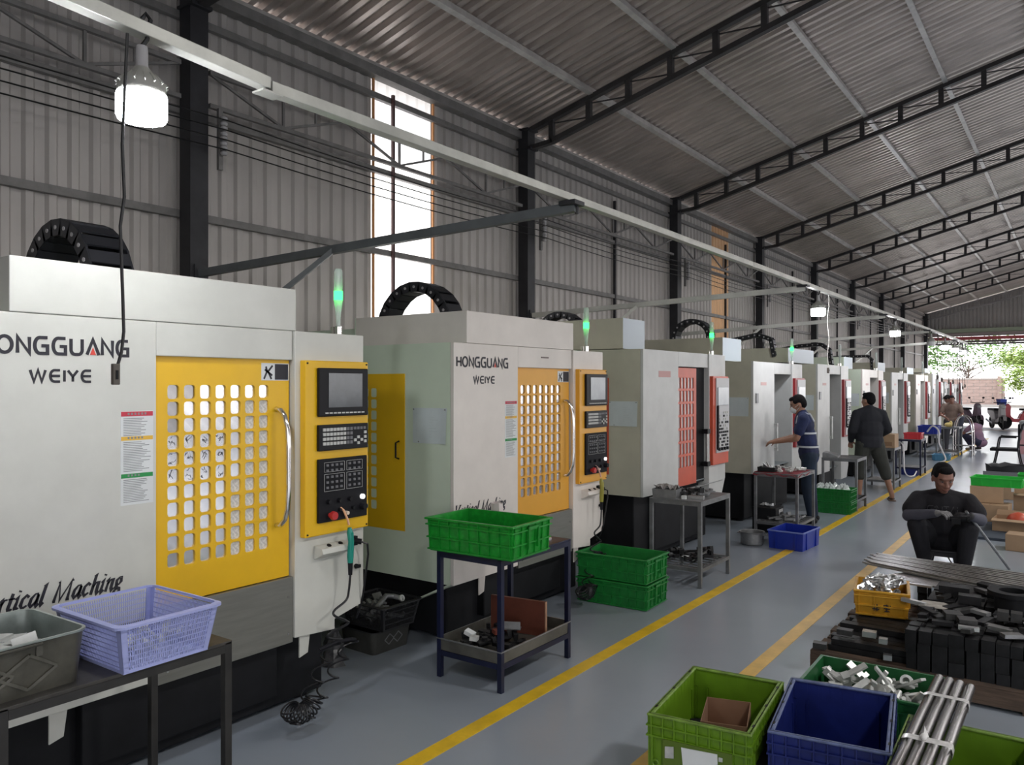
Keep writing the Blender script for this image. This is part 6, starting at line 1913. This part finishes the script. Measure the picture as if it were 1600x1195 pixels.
for s, q in (('L', 1), ('R', -1)):
    a = g['an' + s]; t = g['toe' + s]
    d = (t - a); d.z = 0; d.normalize()
    MB().bar(V3(a.x, a.y, .008) - d * .07, V3(t.x, t.y, .008) + d * .03, .095, .014).build('sandal_sole', mat('brown sandal', (.12, .075, .05), .7), p, bevel=.005)
    pe = Vector((-d.y, d.x, 0))
    m_ = a.lerp(t, .6)
    MB().tube([V3(m_.x, m_.y, .02) - pe * .045, V3(m_.x, m_.y, .075), V3(m_.x, m_.y, .02) + pe * .045], .007, 6).build('sandal_strap', G['cord'], p)

# ---- the crouching man in front
J = dict(hipL=(0, .12, .27), hipR=(0, -.12, .27), knL=(.33, .205, .425), knR=(.32, -.215, .425), anL=(.30, .165, .08), anR=(.26, -.15, .08), toeL=(.43, .20, .035), toeR=(.39, -.19, .035),
         shL=(.13, .205, .638), shR=(.13, -.205, .638), neck=(.165, 0, .725), head=(.235, .0, .860), elL=(.28, .295, .50), elR=(.30, -.285, .50), wrL=(.475, .22, .555), wrR=(.50, -.055, .565))
tee = mat('black cotton t-shirt', (.012, .011, .015), .9, var=.2, vscale=14)
trs = mat('black trousers', (.010, .010, .014), .9, var=.25, vscale=10)
yaw = math.atan2(-.99, .126)
p, g, B = person('crouching man in a black t-shirt with grey sleeves and gloves, sitting on a low stool', (-1.075, 8.56, 0), yaw, J, (.86, .30, -.36), shirt=tee, trousers=trs, skin=skin_b, voxel=.0085, bulk=1.2, headscale=1.13, loose=.022, thigh=1.22, belly=.03, hands=False, shoes=mat('dark worn shoe', (.04, .035, .04), .6))
face_bits(p, g['head'], B, 1.13)
slv = mat('grey compression sleeve', (.075, .075, .10), .8, var=.15)
glv = mat('grey knit glove', (.21, .205, .21), .9, var=.15, vscale=60)
glv2 = mat('black coated glove', (.025, .024, .028), .6, var=.2)
for s, q in (('L', 1), ('R', -1)):
    F = Fig(); F.chain([g['sh' + s].lerp(g['el' + s], .45), g['el' + s], g['wr' + s] + (g['el' + s] - g['wr' + s]).normalized() * .01], [.062, .058, .038])
    F.skin('arm_sleeve', slv, p, .008, 3)
    F = Fig(); dd = (g['wr' + s] - g['el' + s])
    hand_prims(F, g['wr' + s], dd if q < 0 else V3(.10, -.8, .1), V3(-.25, 0, -1) if q < 0 else V3(-.3, .1, -1), 1.08, .62, 1 if q > 0 else -1)
    F.limb(g['wr' + s], g['wr' + s] - dd.normalized() * .05, .033, .036)
    gg = F.skin('glove', glv if q < 0 else glv2, p, .0042, 1)
    gg['label'] = 'grey knit glove' if q < 0 else 'black coated glove'
# faded print on the chest
m = MB()
txt = 'GINTAI'
WIDE['T'] = (.95, [[(0, 1), (.8, 1)], [(.4, 1), (.4, 0)]])
tot = sum(WIDE[c][0] for c in txt); u = 0; wd = .26; ht = .062
for ch in txt:
    adv, st = WIDE[ch]
    for q in st: ribbon(m, q, .008, wd / tot, ht, u * wd / tot, 0, x=.0015)
    u += adv
# wrap the print on the chest: ray cast towards the shirt
sh = [c for c in p.children if c.name.startswith('shirt')][0]
from mathutils.bvhtree import BVHTree
bv = BVHTree.FromPolygons([v_.co for v_ in sh.data.vertices], [tuple(f.vertices) for f in sh.data.polygons])
nv = []
for (x, a, b) in m.v:
    hit = bv.ray_cast(V3(1.0, a - .13, b + .535), V3(-1, 0, 0))
    nv.append((hit[0].x + .002 + x if hit[0] is not None else .3, a - .13, b + .535))
m.v = nv
m.build('shirt_print', mat('faded grey print', (.055, .052, .058), .8), p)
# dark part in his hands, stool, rod, cable
o = thing('steel_fitting', 'black steel fitting held in the hands of the crouching man', 'fitting', (-1.075 + .16, 8.56 - .60, .52), yaw)
MB().cyl((-.02, -.03, .02), (.0, .10, .03), .020, n=14).box(-.03, .03, -.02, .05, -.02, .03).cyl((.0, .10, .03), (.0, .125, .03), .026, n=14).build('fitting_body', G['cast'], o, bevel=.003)
o = thing('steel_rod', 'long grey steel rod leaning from the hands of the crouching man to the floor', 'rod', (-.548, 8.70, 0))
MB().cyl((0, 0, .012), (-.285, -.62, .60), .0125, n=12).build('rod_body', G['dull_steel'], o, smooth=True)
st = thing('low_stool', 'low dark plastic stool under the crouching man', 'stool', (-1.06, 8.50, 0))
gst = mat('dark grey stool plastic', (.035, .035, .04), .5)
MB().box(-.14, .14, -.11, .11, .150, .172).build('seat', gst, st, bevel=.008)
for sx in (-1, 1):
    for sy in (-1, 1):
        MB().add([(sx * .14, sy * .11, 0), (sx * .11, sy * .11, 0), (sx * .11, sy * .08, 0), (sx * .14, sy * .08, 0), (sx * .125, sy * .10, .15), (sx * .075, sy * .10, .15), (sx * .075, sy * .06, .15), (sx * .125, sy * .06, .15)],
                 [(0, 1, 2, 3), (4, 7, 6, 5), (0, 4, 5, 1), (1, 5, 6, 2), (2, 6, 7, 3), (3, 7, 4, 0)]).build('leg', gst, st, fixn=True)
for sy in (-1, 1): MB().box(-.10, .10, sy * .085 - .006, sy * .085 + .006, .11, .152).build('apron', gst, st)
o = thing('power_cable', 'black cable snaking over the floor from the crouching man to the right', 'cable', (-.98, 8.42, 0))
MB().tube(smooth_path([(-.05, .05, .12), (.0, -.02, .06), (.08, -.05, .008), (.3, -.15, .008), (.55, -.22, .008), (.9, -.15, .008), (1.3, -.2, .008)], 6), .007, 6).build('cable_wall', G['cord'], o, smooth=True)

# ---- the three far men
tan_sh = mat('tan brown shirt', (.20, .14, .115), .85, var=.2)
J = dict(hipL=(0, .09, .84), hipR=(0, -.09, .84), knL=(.03, .11, .45), knR=(.0, -.11, .45), anL=(0, .12, .07), anR=(0, -.12, .07), toeL=(.14, .14, .03), toeR=(.14, -.14, .03),
         shL=(.06, .185, 1.28), shR=(.06, -.185, 1.28), neck=(.07, 0, 1.35), head=(.10, 0, 1.45), elL=(.10, .27, 1.04), elR=(.10, -.27, 1.04), wrL=(.28, .14, .95), wrR=(.28, -.14, .95))
person('bearded man in a tan shirt behind the far steel table', (-2.75, 23.4, 0), R(-80), J, (.9, .1, -.15), scale=.93, shirt=tan_sh, trousers=mat('dark grey apron', (.05, .05, .06), .8), shoes=G['black'], voxel=.02, skin=skin_b, bulk=1.1)
J2 = dict(J); J2.update(shL=(.18, .18, 1.24), shR=(.18, -.18, 1.24), neck=(.22, 0, 1.29), head=(.32, 0, 1.37), elL=(.26, .22, 1.0), elR=(.26, -.22, 1.0), wrL=(.46, .12, .93), wrR=(.46, -.12, .93))
person('man in a brown shirt bending forward beside the chrome trolley', (-2.75, 25.3, 0), R(190), J2, (.8, 0, -.6), scale=.97, shirt=mat('mauve brown shirt', (.13, .085, .095), .85), trousers=mat('slate trousers', (.045, .05, .075), .85), shoes=G['black'], voxel=.02, skin=skin_b)
J3 = dict(hipL=(0, .10, .22), hipR=(0, -.10, .22), knL=(.34, .20, .40), knR=(.34, -.20, .40), anL=(.16, .14, .08), anR=(.16, -.14, .08), toeL=(.30, .16, .03), toeR=(.30, -.16, .03),
          shL=(.16, .19, .64), shR=(.16, -.19, .64), neck=(.19, 0, .70), head=(.25, 0, .78), elL=(.34, .25, .46), elR=(.34, -.25, .46), wrL=(.46, .10, .42), wrR=(.46, -.10, .42))
person('man squatting on the floor in a pink and violet shirt, seen from behind', (-2.15, 24.2, 0), R(150), J3, (.9, .1, -.3), scale=.98, shirt=mat('pink violet shirt', (.30, .17, .22), .85, col2=(.12, .09, .20), vscale=2.5), trousers=mat('navy trousers', (.02, .02, .05), .85), shoes=mat('grey shoe', (.2, .17, .16), .7), voxel=.02, skin=skin_b, shirt_long=.02)
# ================================================================== THE YARD BEYOND THE DOORWAY
brickm = mat('sandy pink brick', (.34, .235, .195), .85, var=.12, vscale=3)
mort = mat('pale mortar', (.40, .35, .31), .9)
bw = bpy.data.objects.new('yard_wall', None); COL.objects.link(bw)
tag(bw, 'long sandy pink brick wall at the back of the sunlit yard', 'wall'); bw.location = (-19, 76, -.04)
MB().box(0, 13.9, .03, .25, 0, 2.25).build('mortar_core', mort, bw)
MB().box(-.1, 14.0, -.05, .3, 2.25, 2.36).build('coping', mort, bw)
brm = MB().box(0, .86, 0, .05, 0, .26).mesh('brick', brickm)
for j in range(8):
    for i in range(16):
        x = i * .90 + (.45 if j % 2 else 0) + .02
        if x + .86 > 13.95: continue
        obj('brick', brm, bw, loc=(x, -.0, .02 + j * .278))
for k in range(3):
    MB().box(2.0 + k * 5.7, 2.3 + k * 5.7, -.12, .3, 0, 2.5).build('pier', brickm, bw)
MB().box(-2, 22, -1.2, .0, 0, .18).build('plinth', mort, bw)

leaf = [mat('fresh green leaf', (.10, .22, .03), .7, var=.3, vscale=3), mat('yellow green leaf', (.20, .28, .04), .7, var=.3, vscale=3)]
bark = mat('grey brown bark', (.16, .11, .09), .9, var=.3)
def tree(label, x, y, h, r, n, seed, lm, sparse=False):
    o = thing('tree' if h > 3 else 'shrub', label, 'tree' if h > 3 else 'shrub', (x, y, -.04))
    rr = random.Random(seed)
    m = MB(); top = h * .5
    m.tube([(0, 0, 0), (rr.uniform(-.2, .2), .1, h * .25), (rr.uniform(-.3, .3), 0, top)], .1, 8, radii=[h * .02, h * .015, h * .01])
    tips = []
    for k in range(14 if not sparse else 22):
        a = rr.uniform(0, 6.28); q = r * rr.uniform(.45, .95); zz = rr.uniform(.55, 1.0) * h
        e = (q * math.cos(a), q * math.sin(a), zz); tips.append(e)
        m.tube([(0, 0, top * rr.uniform(.6, 1)), (e[0] * .5, e[1] * .5, (top + zz) / 2 - .1), e], .03, 5, radii=[h * .006, h * .004, h * .0015])
    m.build('trunk', bark, o)
    m = MB()
    for k in range(n):
        t = rr.choice(tips); s = .10 + .05 * h / 5
        c = Vector(t) + Vector((rr.gauss(0, 1), rr.gauss(0, 1), rr.gauss(0, .55))) * (r * (.20 if sparse else .26))
        a = rr.uniform(0, 6.28); b = rr.uniform(-.9, .9)
        u = Vector((math.cos(a), math.sin(a), b * .4)) * s; w = Vector((-math.sin(a) * math.cos(b), math.cos(a) * math.cos(b), math.sin(b))) * s * .55
        m.add([c - u, c - w, c + u, c + w], [(0, 1, 2, 3)])
    f = m.build('foliage', lm, o); tag(f, kind='stuff')
    return o
tree('airy acacia like tree behind the brick wall, right of its middle', -13.6, 80.5, 6.6, 4.4, 3600, 1, leaf[0], True)
tree('spreading tree behind the left end of the brick wall', -19.5, 80.0, 6.0, 4.4, 3600, 2, leaf[0], True)
tree('bushy yellow green tree past the right end of the brick wall', -2.6, 79.5, 4.6, 2.6, 3600, 3, leaf[1])
tree('lower leafy shrub right of the brick wall, in front of the yellow green tree', -3.0, 73.5, 2.9, 1.9, 2400, 4, leaf[1])
tree('tall thin tree farther behind the brick wall', -9.0, 88.0, 6.4, 4.0, 2600, 5, leaf[0], True)

# motor scooters under the doorway
def scooter(label, x, y, yaw, bodym, basket_=False, sport=False):
    o = thing('motorbike', label, 'motorbike', (x, y, -.01), yaw)     # forward = +x
    tyre = G['matt_black']
    for wx_ in (.60, -.62):
        w = MB(); M_ = Matrix.Translation((wx_, 0, .27)) @ Matrix.Rotation(R(90), 4, 'X')
        w.lathe([(.21, -.035), (.26, -.035), (.275, 0), (.26, .035), (.21, .035), (.21, -.035)], 22, M=M_).build('tyre', tyre, o, smooth=True)
        w = MB(); w.lathe([(0, -.02), (.03, -.03), (.03, .03), (0, .02)], 10, M=M_)
        for k in range(8):
            a = k * PI / 4; w.bar((wx_, 0, .27), (wx_ + .21 * math.cos(a), 0, .27 + .21 * math.sin(a)), .02, .012, up=(0, 1, 0))
        w.build('wheel', G['dull_steel'], o)
    MB().prism([(.66, .50), (.60, .98), (.50, 1.02), (.40, .90), (.42, .45), (.34, .30), (-.30, .28), (-.34, .36), (.30, .40), (.46, .52)], -.09, .09, 'y').build('front_fairing', bodym, o, bevel=.02)
    MB().prism([(.20, .36), (-.28, .34), (-.80, .60), (-.86, .78), (-.10, .72), (.02, .60), (.10, .42)], -.11, .11, 'y').build('rear_fairing', bodym, o, bevel=.025)
    MB().box(-.78, .02, -.13, .13, .73, .82).build('seat', G['matt_black'], o, bevel=.03)
    MB().tube([(.52, -.30, 1.06), (.50, -.12, 1.04), (.50, .12, 1.04), (.52, .30, 1.06)], .016, 8).build('handlebar', G['matt_black'], o, smooth=True)
    for s in (-1, 1):
        MB().tube([(.50, s * .22, 1.05), (.46, s * .28, 1.20)], .006, 6).ell((.45, s * .30, 1.23), (.012, .055, .04)).build('mirror', G['black'], o, smooth=True)
        MB().tube([(.52, s * .07, .85), (.60, s * .07, .27)], .02, 8).build('fork_leg', G['dull_steel'], o, smooth=True)
    MB().ell((.64, 0, .88), (.05, .10, .07)).build('headlamp', G['clear'], o, smooth=True)
    MB().prism([(.86, .36), (.78, .53), (.60, .585), (.44, .54), (.46, .50), (.60, .55), (.76, .50), (.83, .36)], -.055, .055, 'y').build('front_mudguard', bodym, o)
    MB().box(-.45, .0, -.10, .10, .18, .38).build('engine', G['dull_steel'], o, bevel=.02)
    MB().tube([(-.1, -.14, .22), (-.5, -.15, .28), (-.8, -.15, .36)], .04, 10).build('exhaust', G['dull_steel'], o, smooth=True)
    MB().tube([(-.1, .1, .2), (-.05, .22, 0.02)], .012, 6).build('side_stand', G['matt_black'], o)
    if basket_:
        m = shell(MB(), .26, .34, .24, .006, .03)
        m.xf(Matrix.Translation((.72, 0, .95))).build('front_basket', mat('blue basket', (.05, .10, .55), .5), o)
    return o
scooter('silver scooter parked beyond the doorway, middle of three', -2.72, 36.9, R(-68), mat('silver scooter paint', (.34, .33, .34), .35, metal=.3))
scooter('red motorbike with a blue basket parked at the right edge of the doorway', -1.95, 37.2, R(-150), mat('red motorbike paint', (.45, .03, .05), .3), basket_=True)
scooter('mauve scooter parked behind the men, left most of three', -3.75, 37.4, R(-50), mat('mauve scooter paint', (.22, .15, .20), .4))
